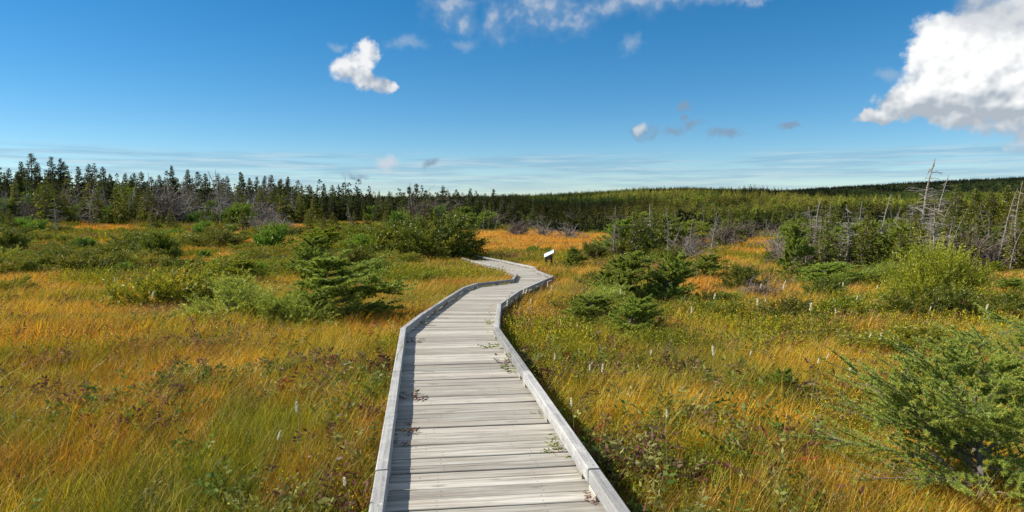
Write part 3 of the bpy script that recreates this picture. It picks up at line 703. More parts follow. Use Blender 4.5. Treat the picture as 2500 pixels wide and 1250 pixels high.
for i in range(4):
    tk, br, fo = make_larch(200 + i, 1.3, 1.7, [84, 76, 90, 80][i], 24, 8, 0.05, 0.017, [.45, .35, .2, .5][i], .45, 11, ((.05, 0), (.12, 0), (0, .05), (.2, 0))[i])
    pts_ = [('trunk', tk.mesh('larch_trunk', M['bark'])), ('limbs', br.mesh('larch_limbs', M['bark'])), ('foliage', fo.mesh('larch_foliage', M['larch']))]
    proto('larch%d' % i, pts_, 1.6, 1.3); proto('lightlarch%d' % i, pts_, 1.6, 1.3); RECOLOUR['lightlarch%d' % i] = M['larch_bright']

SOFT = ('branches', 'twigs', 'limbs', 'foliage', 'stems')
bush_proto('fan0', 230, 'larch_bright', w=1.8, h=1.4, shoots=1400, ln=22, leaf=0.05, lw=0.28, shoot=0.34, spread=0.4, upw=0.62, wind=0.05, lobes=10, stems=30, hollow=0.15)
bush_proto('fan1', 231, 'larch', w=1.6, h=1.1, shoots=1200, ln=20, leaf=0.05, lw=0.30, shoot=0.24, spread=0.45, upw=0.42, wind=0.3, lobes=12, stems=26, flat=0.3)
bush_proto('fan2', 232, 'larch', w=1.5, h=1.2, shoots=1100, ln=20, leaf=0.05, lw=0.30, shoot=0.24, spread=0.45, upw=0.36, wind=0.2, lobes=14, stems=26, flat=0.35)
bush_proto('fan3', 233, 'larch', w=2.0, h=1.25, shoots=2300, ln=20, leaf=0.042, lw=0.30, shoot=0.20, spread=0.45, upw=0.25, wind=0.5, lobes=12, stems=30, flat=0.5, boughs=70)
def place(key, name, x, y, w, h, rz=0.0, label='', cat='shrub', group=None, sink=0.03):
    parts, pw, ph = PROTO[key]
    e = empty(name, (x, y, float(gz(x, y)) - sink), rz, (w / pw, w / pw, h / ph))
    for pn, me in parts:
        o = tag(obj(pn, me, e), kind='stuff' if pn in SOFT else None)
        if key in RECOLOUR and pn in ('crown', 'foliage'): o.material_slots[0].link = 'OBJECT'; o.material_slots[0].material = RECOLOUR[key]
    tag(e, label, cat, group); return e
def place_px(key, name, cx, yb, wpx, hpx, label, cat='shrub', group=None, rz=None, back=None):
    p = hit(cx, yb); dist = p[1] * CP + 0.0; sc_ = p[1] / F
    w, h = wpx * sc_ * 1.04, hpx * sc_ * 1.12
    y = p[1] + 0.35 * w; x = p[0] * y / p[1]           # the foot of the plant stands inside its spread
    return place(key, name, x, y, w * y / p[1], h * y / p[1], prng.uniform(-0.5, 0.5) if rz is None else rz, label, cat, group)
prng = np.random.default_rng(77)

# ------------------------------------------------------------------ the shrubs and small trees one can point to
PL = [
 ('fan3','larch_bush',742,818,215,105,'low sprawling larch boughs at the foot of the dark wind-swept larch'),
 ('larch0','larch_bush',775,808,285,160,'dark green wind-swept larch bush beside the left curb, casting shadow on the grass'),
 ('heath0','heath_shrub',415,772,250,118,'broad olive green heath shrub, outermost of the thicket beside the dark larch'),
 ('fan2','larch_bush',575,802,210,118,'low spreading larch joined to the dark wind-swept larch'),
 ('lightlarch1','larch_bush',552,705,120,62,'pale green feathery larch sapling rising behind the olive heath thicket'),
 ('heath2','heath_shrub',655,812,150,82,'low heath shrub at the foot of the dark larch bush'),
 ('krumm0','dwarf_spruce',300,650,190,56,'flat dark dwarf spruce mat with brown underside in the left meadow'),
 ('krumm1','dwarf_spruce',385,652,125,78,'domed dwarf spruce at the end of the flat dark mat'),
 ('green0','green_shrub',662,622,92,66,'round bright green shrub standing alone in the left meadow'),
 ('lightlarch2','larch_bush',765,625,120,58,'yellowish larch bush between the round green shrub and the big spruce clump'),
 ('larch1','larch_bush',738,690,95,98,'slender larch top rising behind the dark wind-swept larch'),
 ('krumm2','dwarf_spruce',1062,640,205,104,'large dark dwarf spruce clump hiding the boardwalk'),
 ('krumm0','dwarf_spruce',975,636,225,88,'large dwarf spruce forming the middle of the clump by the boardwalk'),
 ('green1','green_shrub',972,612,84,84,'light green rounded tree crown behind the dwarf spruce clump'),
 ('green2','green_shrub',905,628,118,58,'bright green shrub on the outer end of the dwarf spruce clump'),
 ('heath1','heath_shrub',852,628,90,44,'olive heath shrub beyond the bright green shrub'),
 ('fan1','larch_bush',1455,770,130,70,'low feathery larch in front of the bushy larch at the bend'),
 ('larch3','larch_bush',1475,752,168,122,'bushy green larch standing closest to the boardwalk bend'),
 ('larch2','larch_bush',1622,760,122,125,'bushy green larch next to the bleached pole'),
 ('larch1','larch_bush',1405,812,140,80,'low larch bush reaching one long bough towards the boardwalk'),
 ('larch2','larch_bush',1532,828,130,92,'small upright larch in front of the pair of bushy larches'),
 ('larch0','larch_bush',1392,662,58,52,'narrow larch sapling just past the information panel'),
 ('green0','green_shrub',1298,624,40,22,'small round shrub behind the information panel'),
 ('green2','green_shrub',1332,624,34,20,'smaller round shrub right behind the information panel'),
 ('krumm1','dwarf_spruce',1440,644,120,44,'dwarf spruce between the panel and the leaning dead pole'),
 ('krumm2','dwarf_spruce',1532,640,105,56,'dwarf spruce behind the bushy green larches'),
 ('krumm0','dwarf_spruce',1612,646,80,40,'dwarf spruce with a dark pointed end behind the second larch'),
 ('krumm1','dwarf_spruce',1805,722,120,66,'leaning dwarf spruce on a pale bare stem'),
 ('krumm2','dwarf_spruce',1722,762,150,48,'dwarf spruce mat below the bent bleached trunk'),
 ('larch3','larch_bush',1960,714,150,66,'spreading larch bush behind the red shrub'),
 ('larch0','larch_bush',1925,690,80,128,'tall thin leaning larch with sparse top'),
 ('fan1','larch_bush',2122,716,150,70,'spreading larch beside the bright fan-shaped larch'),
 ('fan0','larch_bush',2285,762,225,150,'large bright yellow-green fan-shaped larch'),
 ('heath2','heath_shrub',2062,776,92,52,'yellow-green heath shrub in front of the spreading larches'),
 ('heath0','heath_shrub',2010,838,150,50,'flat heath shrub among the tall grass right of the path'),
 ('heath1','heath_shrub',1785,800,150,58,'low grey-green heath shrub with a bare twig sticking out'),
 ('heath2','heath_shrub',2210,895,300,80,'wide pale green mat of low shrub behind the nearest larch'),
 ('larch2','larch_sapling',1892,985,80,78,'tiny yellow-green sapling alone in the golden grass'),
 ('yellow0','yellow_heath',1745,958,150,46,'golden yellow heath mat on the right meadow'),
 ('yellow1','yellow_heath',1490,962,110,52,'yellow-green heath with purplish leaves beside the right curb'),
 ('yellow0','yellow_heath',1560,905,80,36,'yellow heath below the grey fallen twigs'),
 ('red0','red_shrub',1935,706,56,30,'rusty red shrub in front of the spreading larch'),
 ('red1','red_shrub',1905,778,60,40,'brown leafless looking shrub among the white flower spikes'),
 ('twig0','dead_shrub',1615,893,130,44,'grey tangle of fallen dead twigs in the right meadow'),
 ('twig1','dead_shrub',1850,740,120,60,'grey twiggy shrub under the leaning dwarf spruce'),
 ('larch0','larch_bush',2455,735,110,50,'low larch bush by the right forest edge'),
 ('larch1','larch_bush',1700,690,90,60,'feathery grey green larch around the bleached trunks'),
 ('heath0','heath_shrub',20,722,90,40,'olive shrub in the tall grass of the left meadow'),
 ('krumm1','dwarf_spruce',28,624,96,54,'dark dwarf spruce dome in the far left meadow'),
 ('krumm2','dwarf_spruce',525,615,120,44,'flat dwarf spruce mat beside an orange grass patch'),
 ('heath2','heath_shrub',1040,700,80,36,'small heath shrub in grass beside the curving curb'),
 ('heath0','heath_shrub',885,700,70,36,'small heath shrub between dark larch and spruce clump'),
 ('heath1','heath_shrub',900,660,110,40,'heath shrub with pale dead twig in front of the spruce clump'),
 ('heath2','heath_shrub',1200,690,60,22,'low green shrub in the inside of the boardwalk bend'),
 ('heath1','heath_shrub',1290,650,90,24,'low shrub strip between far curb and information panel'),
]
taken = []
LM = [(768,806,'the dark wind-swept larch'),(415,772,'the olive heath thicket'),(300,650,'the flat dark mat'),(662,622,'the round bright shrub'),(1058,640,'the dwarf spruce clump'),(1340,656,'the information panel'),(1475,752,'the bushy larch pair'),
      (1700,700,'the bent bleached trunk'),(1805,722,'the leaning dwarf spruce'),(1935,706,'the rusty shrub'),(2122,716,'the spreading larch'),(2285,762,'the fan-shaped larch'),(2255,655,'the tall dead spruces'),(1738,592,'the bushy dead larch'),(1636,618,'the silvery leaning snag'),
      (1528,586,'the twin grey trunks'),(1864,600,'the tall bleached pole'),(216,552,'the lichen-grey snag'),(472,552,'the white bare pole'),(512,556,'the single-post panel'),(642,566,'the whitened dead shrubs'),(880,563,'the far boardwalk stretch'),(1018,545,'the tufted bare poles'),
      (1190,570,'the crooked dead stem'),(1395,586,'the twisted grey tree'),(28,624,'the dark spruce dome'),(2445,660,'the olive spruce stand'),(2010,838,'the flat heath shrub'),(1745,958,'the golden heath mat'),(727,1100,'the lone flower in the grass'),(1290,590,'the orange clearing')]
LMW = [(hit(a, b)[:2], t) for a, b, t in LM]
def near_mark(x, y):
    r_ = math.hypot(x, y)
    return min(LMW, key=lambda q: math.hypot(q[0][0] - x, (q[0][1] - y) * 0.6))[1]
SIZE_W = lambda v, lo_, hi_: 'short' if v < lo_ + (hi_ - lo_) / 3 else ('tall' if v > lo_ + (hi_ - lo_) * 2 / 3 else 'medium-sized')
for (key, nm, cx, yb, wp, hp, lab) in PL:
    e = place_px(key, nm, cx, yb, wp, hp, lab, {'larch_bush': 'larch', 'larch_sapling': 'sapling'}.get(nm, 'shrub'))
    taken.append((e.location.x, e.location.y, 0.5 * wp * e.location.y / F))

# ------------------------------------------------------------------ dead trees one can point to
def snag_px(key, bx, by, tx, ty, label, wide=1.0, rz=0.0, dist_like=None):
    p = hit(bx, by); sc_ = p[1] / F
    h = math.hypot(by - ty, tx - bx) * sc_ * 1.02; parts, pw, ph = PROTO[key]
    e = empty('dead_tree', (p[0], p[1], p[2] - 0.05), rz, (wide * h / ph, wide * h / ph, h / ph))
    lean_ = math.atan2(tx - bx, by - ty); e.rotation_euler = (0, lean_, rz)
    for pn, me in parts: tag(obj(pn, me, e), kind='stuff' if pn in SOFT else None)
    tag(e, label, 'dead tree'); taken.append((p[0], p[1], 0.3)); return e
SN = [
 ('snag0',2255,655,2272,405,'tall grey dead spruce towering over the right thicket',1.15),
 ('snag0',2278,640,2306,440,'second tall dead spruce close behind the tallest one',0.9),
 ('snag3',2292,672,2348,525,'bleached bare trunk leaning away from the tall dead spruces',0.5),
 ('snag1',2478,668,2480,452,'tall grey dead tree among the right spruces',0.7),
 ('snag3',2428,672,2470,480,'thin leaning dead trunk among the right spruces',0.6),
 ('snag3',1556,694,1551,604,'white pole with a dark patch between the two bushy larches',0.25),
 ('snag3',1690,700,1697,614,'bleached dead trunk rising from a bent root',0.3),
 ('snag3',1702,702,1699,622,'second bleached dead trunk beside the bent one',0.25),
 ('snag2',1738,592,1746,528,'bushy grey dead larch standing over the scrub',1.3),
 ('snag2',1636,618,1656,548,'leaning silvery dead tree with drooping twigs',1.1),
 ('snag1',1528,586,1527,543,'small grey dead trunk at the edge of the scrub',0.9),
 ('snag1',1549,592,1553,549,'small grey dead trunk beside another alike',0.9),
 ('snag3',1445,634,1456,588,'leaning bleached pole among dwarf spruces',0.4),
 ('snag3',1487,618,1502,573,'short leaning dead stem behind the dwarf spruces',0.6),
 ('snag3',1790,588,1791,543,'bare bleached pole at the forest edge',0.4),
 ('snag3',1864,600,1863,543,'tall bleached pole before the dark valley forest',0.35),
 ('snag1',2018,640,2020,560,'grey dead tree in the middle of the right thicket',0.9),
 ('snag0',2105,640,2100,500,'lean grey snag where the thicket meets the forest',0.9),
 ('snag1',2150,650,2160,480,'broken grey snag with short stubs',0.9),
 ('snag0',216,552,232,440,'lichen grey dead tree leaning at the left forest edge',1.0),
 ('snag0',4,546,14,468,'grey dead tree at the outer end of the left forest',1.0),
 ('snag3',472,552,475,494,'white bare pole near the far panel',0.3),
 ('snag1',520,546,523,478,'pale dead spruce behind the far panel',0.8),
 ('snag3',1022,542,1048,478,'slanting dead pole in the middle of the tree line',0.4),
 ('snag3',980,540,1015,492,'leaning dead stem in front of the middle tree line',0.4),
 ('snag3',1190,570,1196,520,'pale crooked dead stem by the orange clearing',0.6),
 ('snag1',1180,572,1180,515,'dead tree trunk at the edge of the orange clearing',0.8),
 ('snag3',1205,572,1222,500,'tall curved dead stem above the orange clearing',0.5),
 ('twig2',642,566,642,524,'whitened twisted dead shrub, largest of the row by the far boardwalk',1.3),
 ('twig0',602,566,602,530,'whitened twisted dead shrub next to the largest of the row',1.3),
 ('twig2',690,562,690,522,'grey twisted dead shrub at the end of the row',1.3),
 ('twig2',1395,586,1395,540,'grey twisted dead tree over the low scrub',1.2),
 ('twig2',1330,580,1330,535,'grey bare tree beside the orange clearing',1.2),
 ('twig1',1262,578,1262,525,'brown bare twiggy tree behind the orange clearing',1.2),
]
for s_ in SN: snag_px(s_[0], s_[1], s_[2], s_[3], s_[4], s_[5], s_[6])

# ------------------------------------------------------------------ scattered cover (kind stuff) through geometry nodes
def to_px(x, y, z):
    dx, dy, dz = x, y, z - EYE
    dep = dy * CP - dz * SP; up = dy * SP + dz * CP
    dep = np.where(np.abs(dep) < 1e-3, 1e-3, dep)
    return 1250 + F * dx / dep, 625 - F * up / dep
def scatter(name, x, y, protos, idx, rot, scl, tint, label, cat=None, dz=0.0):
    n = len(x); z = gz(x, y) + dz
    me = bpy.data.meshes.new(name); me.vertices.add(n)
    me.vertices.foreach_set('co', np.stack([x, y, z], 1).astype(np.float32).ravel())
    for nm, ty, fld, val in (('rot', 'FLOAT_VECTOR', 'vector', rot), ('scl', 'FLOAT_VECTOR', 'vector', scl), ('tint', 'FLOAT_COLOR', 'color', np.hstack([tint, np.ones((n, 1))]))):
        at = me.attributes.new(nm, ty, 'POINT'); at.data.foreach_set(fld, np.asarray(val, np.float32).ravel())
    at = me.attributes.new('pick', 'INT', 'POINT'); at.data.foreach_set('value', np.asarray(idx, np.int32))
    col = bpy.data.collections.new(name + '_shapes')
    for i, pm in enumerate(protos): col.objects.link(bpy.data.objects.new('%s_shape_%02d' % (name, i), pm))
    ng = bpy.data.node_groups.new(name, 'GeometryNodeTree')
    ng.interface.new_socket('Geometry', in_out='INPUT', socket_type='NodeSocketGeometry'); ng.interface.new_socket('Geometry', in_out='OUTPUT', socket_type='NodeSocketGeometry')
    gi = ng.nodes.new('NodeGroupInput'); go = ng.nodes.new('NodeGroupOutput')
    ip = ng.nodes.new('GeometryNodeInstanceOnPoints'); ci = ng.nodes.new('GeometryNodeCollectionInfo')
    ci.inputs['Collection'].default_value = col; ci.inputs['Separate Children'].default_value = True; ci.inputs['Reset Children'].default_value = True
    def named(nm, ty):
        q = ng.nodes.new('GeometryNodeInputNamedAttribute'); q.data_type = ty; q.inputs['Name'].default_value = nm; return q.outputs[0]
    er = ng.nodes.new('FunctionNodeEulerToRotation'); ng.links.new(named('rot', 'FLOAT_VECTOR'), er.inputs[0])
    ng.links.new(gi.outputs[0], ip.inputs['Points']); ng.links.new(ci.outputs[0], ip.inputs['Instance']); ip.inputs['Pick Instance'].default_value = True
    ng.links.new(named('pick', 'INT'), ip.inputs['Instance Index']); ng.links.new(er.outputs[0], ip.inputs['Rotation']); ng.links.new(named('scl', 'FLOAT_VECTOR'), ip.inputs['Scale'])
    ng.links.new(ip.outputs[0], go.inputs[0])
    o = obj(name, me); md = o.modifiers.new('scatter', 'NODES'); md.node_group = ng
    tag(o, label, cat, kind='stuff'); return o

def make_tuft(seed, n=26, h=0.34, spread=0.07, width=0.004, lean=0.45, segs=3, heads=0.0):
    """tuft of bent grass blades, combed by the wind towards +X"""
    rng = np.random.default_rng(seed); b = MB()
    for k in range(n):
        p = np.array([rng.normal(0, spread), rng.normal(0, spread), -0.02]); hh = h * rng.uniform(0.5, 1.2)
        ang = rng.normal(0, 1.25); l_ = lean * rng.uniform(0.3, 1.6)
        d_ = np.array([math.cos(ang) * l_ + rng.normal(0, .12), math.sin(ang) * l_ * 0.8 + rng.normal(0, .12), 1.0])
        u = np.linspace(0, 1, segs + 1); cen = p + np.outer(u, [0, 0, hh]) + np.outer(u ** 1.8 * hh, [d_[0], d_[1], -0.35 * (d_[0] ** 2 + d_[1] ** 2)])
        th = rng.uniform(0, math.pi); sd = np.array([math.cos(th), math.sin(th), 0]); w_ = width * rng.uniform(0.7, 1.4) * (1 - u * 0.85)
        v = np.empty((2 * segs + 1, 3)); v[0::2][:segs] = (cen - w_[:, None] * sd / 2)[:segs]; v[1::2] = (cen + w_[:, None] * sd / 2)[:segs]; v[-1] = cen[-1]
        q = [(2 * i, 2 * i + 1, 2 * i + 3, 2 * i + 2) for i in range(segs - 1)]
        b.add(v, [(2 * segs - 2, 2 * segs - 1, 2 * segs)], q, rng.uniform(0, 1))
    return b
def make_herb(seed, n=9, h=0.22, leaf=0.05):
    """low rosette of stalks with paired leaflets"""
    rng = np.random.default_rng(seed); b = MB()
    for k in range(n):
        a = rng.uniform(0, 2 * math.pi); pts = curve_pts((rng.normal(0, .04), rng.normal(0, .04), 0), (math.cos(a) * .7, math.sin(a) * .7, 1), h * rng.uniform(.7, 1.4), 5, rng, (0.3, 0, -0.9), 0.1)
        b.tube(pts, np.linspace(0.0025, 0.001, 6), 3, 0.2, cap=False)
        m = 5; d_ = U(pts[-1] - pts[0]); sd = U(np.cross(d_, [0, 0, 1.0]))
        for i in range(m):
            q = np.array([np.interp(1.5 + i * 0.8, np.arange(6), pts[:, j]) for j in range(3)])
            for s_ in (-1, 1):
                ax = (d_ * 0.5 + sd * s_ + np.array([0, 0, rng.normal(-0.1, 0.25)]))[None]
                b.leaves(q[None], ax, leaf * rng.uniform(.6, 1.2), leaf * 0.42, rng, rng.uniform(0.2, 1))
        b.leaves(pts[-1][None], d_[None], leaf, leaf * 0.4, rng, 0.6)
    return b
def make_heathtuft(seed, n=14, h=0.2, r=0.16, leaf=0.022, ln=9, lw=0.4):
    rng = np.random.default_rng(seed); b = MB()
    for k in range(n):
        a = rng.uniform(0, 2 * math.pi); rr = r * math.sqrt(rng.random()); L = h * rng.uniform(.5, 1.2)
        d_ = U(np.array([math.cos(a) * .5 + .25, math.sin(a) * .5, 1.0]) + rng.normal(0, .2, 3)); p = np.array([math.cos(a) * rr, math.sin(a) * rr, -0.02])
        u = np.linspace(0.15, 1, ln); c = p + np.outer(u, d_ * L)
        b.leaves(c, d_ * 0.5 + rng.normal(0, .6, (ln, 3)), leaf * rng.uniform(.7, 1.3, ln), leaf * lw, rng, np.clip(rng.normal(.5, .2) + rng.normal(0, .15, ln), 0, 1))
    return b

grng = np.random.default_rng(11)
def ring(r0, r1, dens, half=0.86):
    n = int(half * (r1 * r1 - r0 * r0) * dens); r_ = np.sqrt(grng.uniform(r0 * r0, r1 * r1, n)); a = grng.uniform(-half, half, n)
    return r_ * np.sin(a), r_ * np.cos(a)
def off_deck(x, y, m=0.11):
    m = m + 0.25 * sstep(22, 28, y)
    xl = np.interp(y, LE[:, 1], LE[:, 0]); xr = np.interp(y, RE[:, 1], RE[:, 0])
    return (x < xl - m) | (x > xr + m) | (y > max(RE[-1, 1], LE[-1, 1]) + 0.3)
CLEAR = [(1330,588,200,30),(1560,570,70,9),(1860,622,110,16),(1725,712,55,36),(1760,640,70,16),(2470,740,60,26),(240,560,120,10),(430,650,60,18),(700,560,70,9),(860,548,70,7),(600,602,90,12),(1290,700,60,60),(1000,620,10,10)]
def clear_mask(x, y):
    px, py = to_px(x, y, gz(x, y)); c = np.zeros_like(px)
    for (a, b, ra, rb) in CLEAR: c = np.maximum(c, 1.25 - np.hypot((px - a) / ra, (py - b) / rb))
    return np.clip(c, 0, 1)
def green_mask(x, y):
    """where low shrubs and herbs take over from the sedge"""
    n = fbm(x, y, 7.0, 31, 4) + 0.25 * (fbm(x, y, 1.6, 47, 3) - 0.5) - 0.35 * clear_mask(x, y)
    return n
COLS = np.array([(0.74, 0.335, 0.018), (0.74, 0.42, 0.035), (0.58, 0.38, 0.02), (0.37, 0.31, 0.012), (0.22, 0.23, 0.012), (0.58, 0.20, 0.018)])
def grass_tint(x, y):
    n = len(x); r_ = np.hypot(x, y)
    nr_ = sstep(18, 8, r_); g = (0.55 - 0.2 * nr_) * fbm(x, y, 5.0, 3, 4) + 0.45 * fbm(x, y, 1.1, 8, 3) + 0.2 * nr_ * fbm(x, y, 0.35, 18, 2)
    g = (g - 0.5) * 2.6 + 0.44 + grng.normal(0, 0.24, n) + 0.05 + 0.16 * sstep(18, 4, r_) - 0.26 * sstep(10, 40, r_) - 0.45 * clear_mask(x, y)
    f = np.clip(g, 0, 0.999) * 4
    i = f.astype(int); t = (f - i)[:, None]; c = COLS[i] * (1 - t) + COLS[i + 1 - (i + 1 > 4)] * t
    ru = (fbm(x, y, 2.3, 61, 3) > 0.60) & (grng.random(n) < 0.5); c[ru] = COLS[5] * 0.6 + c[ru] * 0.4
    dk = grng.random(n) < 0.16; c[dk] = c[dk] * 0.35 + np.array([(0.10, 0.075, 0.03)]) * 0.65
    return c * grng.uniform(0.6, 1.25, (n, 1))
tufts = [make_tuft(300 + i, 24, [.30, .36, .26][i], .06, .0042, [.5, .7, .4][i]).mesh('grass_tuft', M['grass']) for i in range(3)]
tufts += [make_tuft(310 + i, 26, [.34, .40, .28][i], .11, .008, [.5, .65, .4][i]).mesh('grass_tuft', M['grass']) for i in range(3)]
tufts += [make_tuft(320 + i, 30, [.36, .44, .32][i], .22, .022, [.45, .6, .4][i], 2).mesh('grass_tuft', M['grass']) for i in range(3)]
tufts += [make_tuft(328 + i, 7, .46, .10, .004, [.7, 1.0][i], 4).mesh('grass_tuft', M['grass']) for i in range(2)]
X, Y, I, SC = [], [], [], []
for (r0, r1, dens, fam, s0) in ((1.2, 6, 230, 0, 0.9), (6, 12, 130, 0, 1.1), (12, 22, 62, 1, 1.1), (22, 45, 26, 1, 1.5), (45, 90, 9, 2, 1.15), (90, 150, 3.5, 2, 1.8)):
    x, y = ring(r0, r1, dens); k = off_deck(x, y); x, y = x[k], y[k]
    gm = green_mask(x, y); k = grng.random(len(x)) > 0.8 * sstep(0.50, 0.62, gm); x, y = x[k], y[k]
    X.append(x); Y.append(y); I.append(fam * 3 + grng.integers(0, 3, len(x)))
    hgt = s0 ** 0.35 * grng.uniform(.55, 1.15, len(x)) * (0.75 + 0.5 * fbm(x, y, 1.8, 71, 2))
    nearcurb = 1 - np.where(x < np.interp(y, LE[:, 1], LE[:, 0]), 0.05, 0.45) * np.exp(-((np.minimum(np.abs(x - np.interp(y, LE[:, 1], LE[:, 0])), np.abs(x - np.interp(y, RE[:, 1], RE[:, 0])))) / 0.22) ** 2)
    SC.append(np.stack([np.full(len(x), s0), np.full(len(x), s0), hgt * nearcurb], 1))
X = np.concatenate(X); Y = np.concatenate(Y); I = np.concatenate(I); SC = np.vstack(SC); n = len(X)
GT = grass_tint(X, Y); stray = (np.hypot(X, Y) < 22) & (grng.random(n) < 0.08); I[stray] = 9 + grng.integers(0, 2, stray.sum()); GT[stray] = np.array([(0.64, 0.38, 0.07)]) * grng.uniform(.6, 1.15, (stray.sum(), 1))
scatter('bog_grass', X, Y, tufts, I, np.stack([grng.normal(0, .08, n), grng.normal(0, .08, n), grng.normal(0, .55, n)], 1), SC, GT, 'golden and green sedge grass covering the bog', 'grass')
NG = n
heaths = [make_heathtuft(330 + i).mesh('heath_tuft', M['herb']) for i in range(3)] + [make_heathtuft(335 + i, 30, .26, .24, .030, 11, .45).mesh('heath_tuft', M['herb']) for i in range(3)] + [make_heathtuft(340 + i, 40, .42, .5, .07, 11, .45).mesh('heath_tuft', M['herb']) for i in range(3)]
X, Y, I, SC = [], [], [], []
for (r0, r1, dens, fam, s0) in ((1.5, 10, 75, 0, 1.0), (10, 24, 28, 1, 1.0), (24, 60, 8, 1, 1.7), (60, 165, 2.6, 2, 1.4)):
    x, y = ring(r0, r1, dens); k = off_deck(x, y, 0.16); x, y = x[k], y[k]
    gm = green_mask(x, y); k = grng.random(len(x)) < 0.16 * sstep(25, 10, np.hypot(x, y)) + 0.84 * sstep(0.52, 0.62, gm); x, y = x[k], y[k]
    X.append(x); Y.append(y); I.append(fam * 3 + grng.integers(0, 3, len(x))); s_ = s0 * grng.uniform(.6, 1.35, len(x)); SC.append(np.stack([s_, s_, s_ * grng.uniform(.8, 1.3, len(x))], 1))
X = np.concatenate(X); Y = np.concatenate(Y); I = np.concatenate(I); SC = np.vstack(SC); n = len(X)
HC = np.array([(0.17, 0.20, 0.012), (0.29, 0.28, 0.014), (0.42, 0.35, 0.016), (0.12, 0.17, 0.014), (0.46, 0.36, 0.018), (0.30, 0.16, 0.07)])
hi = np.clip(((fbm(X, Y, 2.2, 81, 3) - 0.5) * 2.6 + 0.5 + grng.normal(0, .22, n)), 0, .999)
hc = HC[(hi * 6).astype(int)] * grng.uniform(.75, 1.2, (n, 1))
scatter('heath_cover', X, Y, heaths, I, np.stack([np.zeros(n), np.zeros(n), grng.uniform(-1, 1, n)], 1), SC, hc, 'low green and yellow heath cover between the grasses', 'heath')
herbs = [make_herb(350 + i).mesh('herb_leaves', M['herb']) for i in range(4)]
X, Y = [], []
for (r0, r1, dens) in ((1.5, 9, 30), (9, 22, 9), (22, 40, 1.2)):
    x, y = ring(r0, r1, dens); k = off_deck(x, y, 0.13); x, y = x[k], y[k]
    edge_d = np.minimum(np.abs(x - np.interp(y, LE[:, 1], LE[:, 0])), np.abs(x - np.interp(y, RE[:, 1], RE[:, 0])))
    k = grng.random(len(x)) < np.clip(0.35 * sstep(0.45, 0.6, fbm(x, y, 1.7, 91, 3)) + 0.10 + 0.5 * np.exp(-(edge_d / 0.45) ** 2), 0, 1); X.append(x[k]); Y.append(y[k])
X = np.concatenate(X); Y = np.concatenate(Y); n = len(X)
EC = np.array([(0.12, 0.17, 0.028), (0.24, 0.23, 0.07), (0.13, 0.05, 0.042), (0.19, 0.11, 0.075), (0.24, 0.05, 0.03)])
s_ = grng.uniform(.7, 1.3, n)
scatter('burnet_leaves', X, Y, herbs, grng.integers(0, 4, n), np.stack([grng.normal(0, .15, n), grng.normal(0, .15, n), grng.uniform(0, 6.28, n)], 1), np.stack([s_, s_, s_ * 1.25], 1), EC[grng.choice(5, n, p=[.34, .24, .2, .17, .05])], 'green and maroon leafy herbs among the grass', 'herb')
print('grass', NG, 'heath', len(hc), 'herb', n)

# ------------------------------------------------------------------ shrubs and trees of the middle distance, each its own thing
trng = np.random.default_rng(21)
def in_clear(px, py, k=1.0):
    return any(math.hypot((px - a) / ra, (py - b) / rb) < k for (a, b, ra, rb) in CLEAR)
def rand_place(n, pxr, pyr, kinds, hr, wr, gap, pw=1.0, kclear=1.0, tries=8):
    """kinds: list of (proto, name, label, category, group, weight)"""
    wts = np.array([k[5] for k in kinds], float); wts /= wts.sum(); done = 0
    for _ in range(n * tries):
        if done >= n: break
        px = trng.uniform(*pxr); py = pyr[0] + (pyr[1] - pyr[0]) * trng.random() ** pw
        if in_clear(px, py, kclear): continue
        p = hit(px, py); k = kinds[trng.choice(len(kinds), p=wts)]
        h = trng.uniform(*hr) * k[6]; parts, pw_, ph_ = PROTO[k[0]]
        w = h * pw_ / ph_ * trng.uniform(*wr)
        if not off_deck(np.array([p[0]]), np.array([p[1]]), 0.4 + w * 0.5)[0]: continue
        if any((p[0] - a) ** 2 + (p[1] - b) ** 2 < ((r_ + w * 0.5) * gap) ** 2 for (a, b, r_) in taken): continue
        place(k[0], k[1], p[0], p[1], w, h, trng.uniform(-0.7, 0.7) if 'snag' not in k[0] else trng.uniform(-3, 3), SIZE_W(h / k[6], *hr) + ' ' + k[2] + ', near ' + near_mark(p[0], p[1]), k[3], k[4])
        taken.append((p[0], p[1], w * 0.5)); done += 1
    return done
KR = lambda lab, g: [('krumm%d' % i, 'dwarf_spruce', lab, 'shrub', g, 1.0, 1.0) for i in range(3)]
HE = lambda lab, g: [('heath%d' % i, 'heath_shrub', lab, 'shrub', g, 1.0, 0.75) for i in range(3)]
GR = lambda lab, g: [('green%d' % i, 'green_shrub', lab, 'shrub', g, 0.4, 1.0) for i in range(3)]
g1 = 'low shrubs dotted over the left meadow'
rand_place(150, (-80, 1000), (552, 690), KR('dark dwarf spruce mat in the left meadow', g1 + ' (dwarf spruces)') + HE('olive heath shrub in the left meadow', g1 + ' (heath)') + GR('bright green shrub in the left meadow', g1 + ' (green)'), (0.6, 1.35), (1.0, 2.0), 0.6, 1.3)
g2 = 'low shrubs dotted over the right meadow'
rand_place(58, (1400, 2560), (632, 800), HE('olive heath shrub in the right meadow', g2 + ' (heath)') + KR('dark dwarf spruce in the right meadow', g2 + ' (dwarf spruces)') + [('lightlarch%d' % i, 'larch_bush', 'pale green larch in the right meadow', 'larch', g2 + ' (larches)', .5, 1.2) for i in range(3)], (0.45, 0.85), (0.9, 1.6), 0.8, 1.25)
g3 = 'thicket trees on the right'
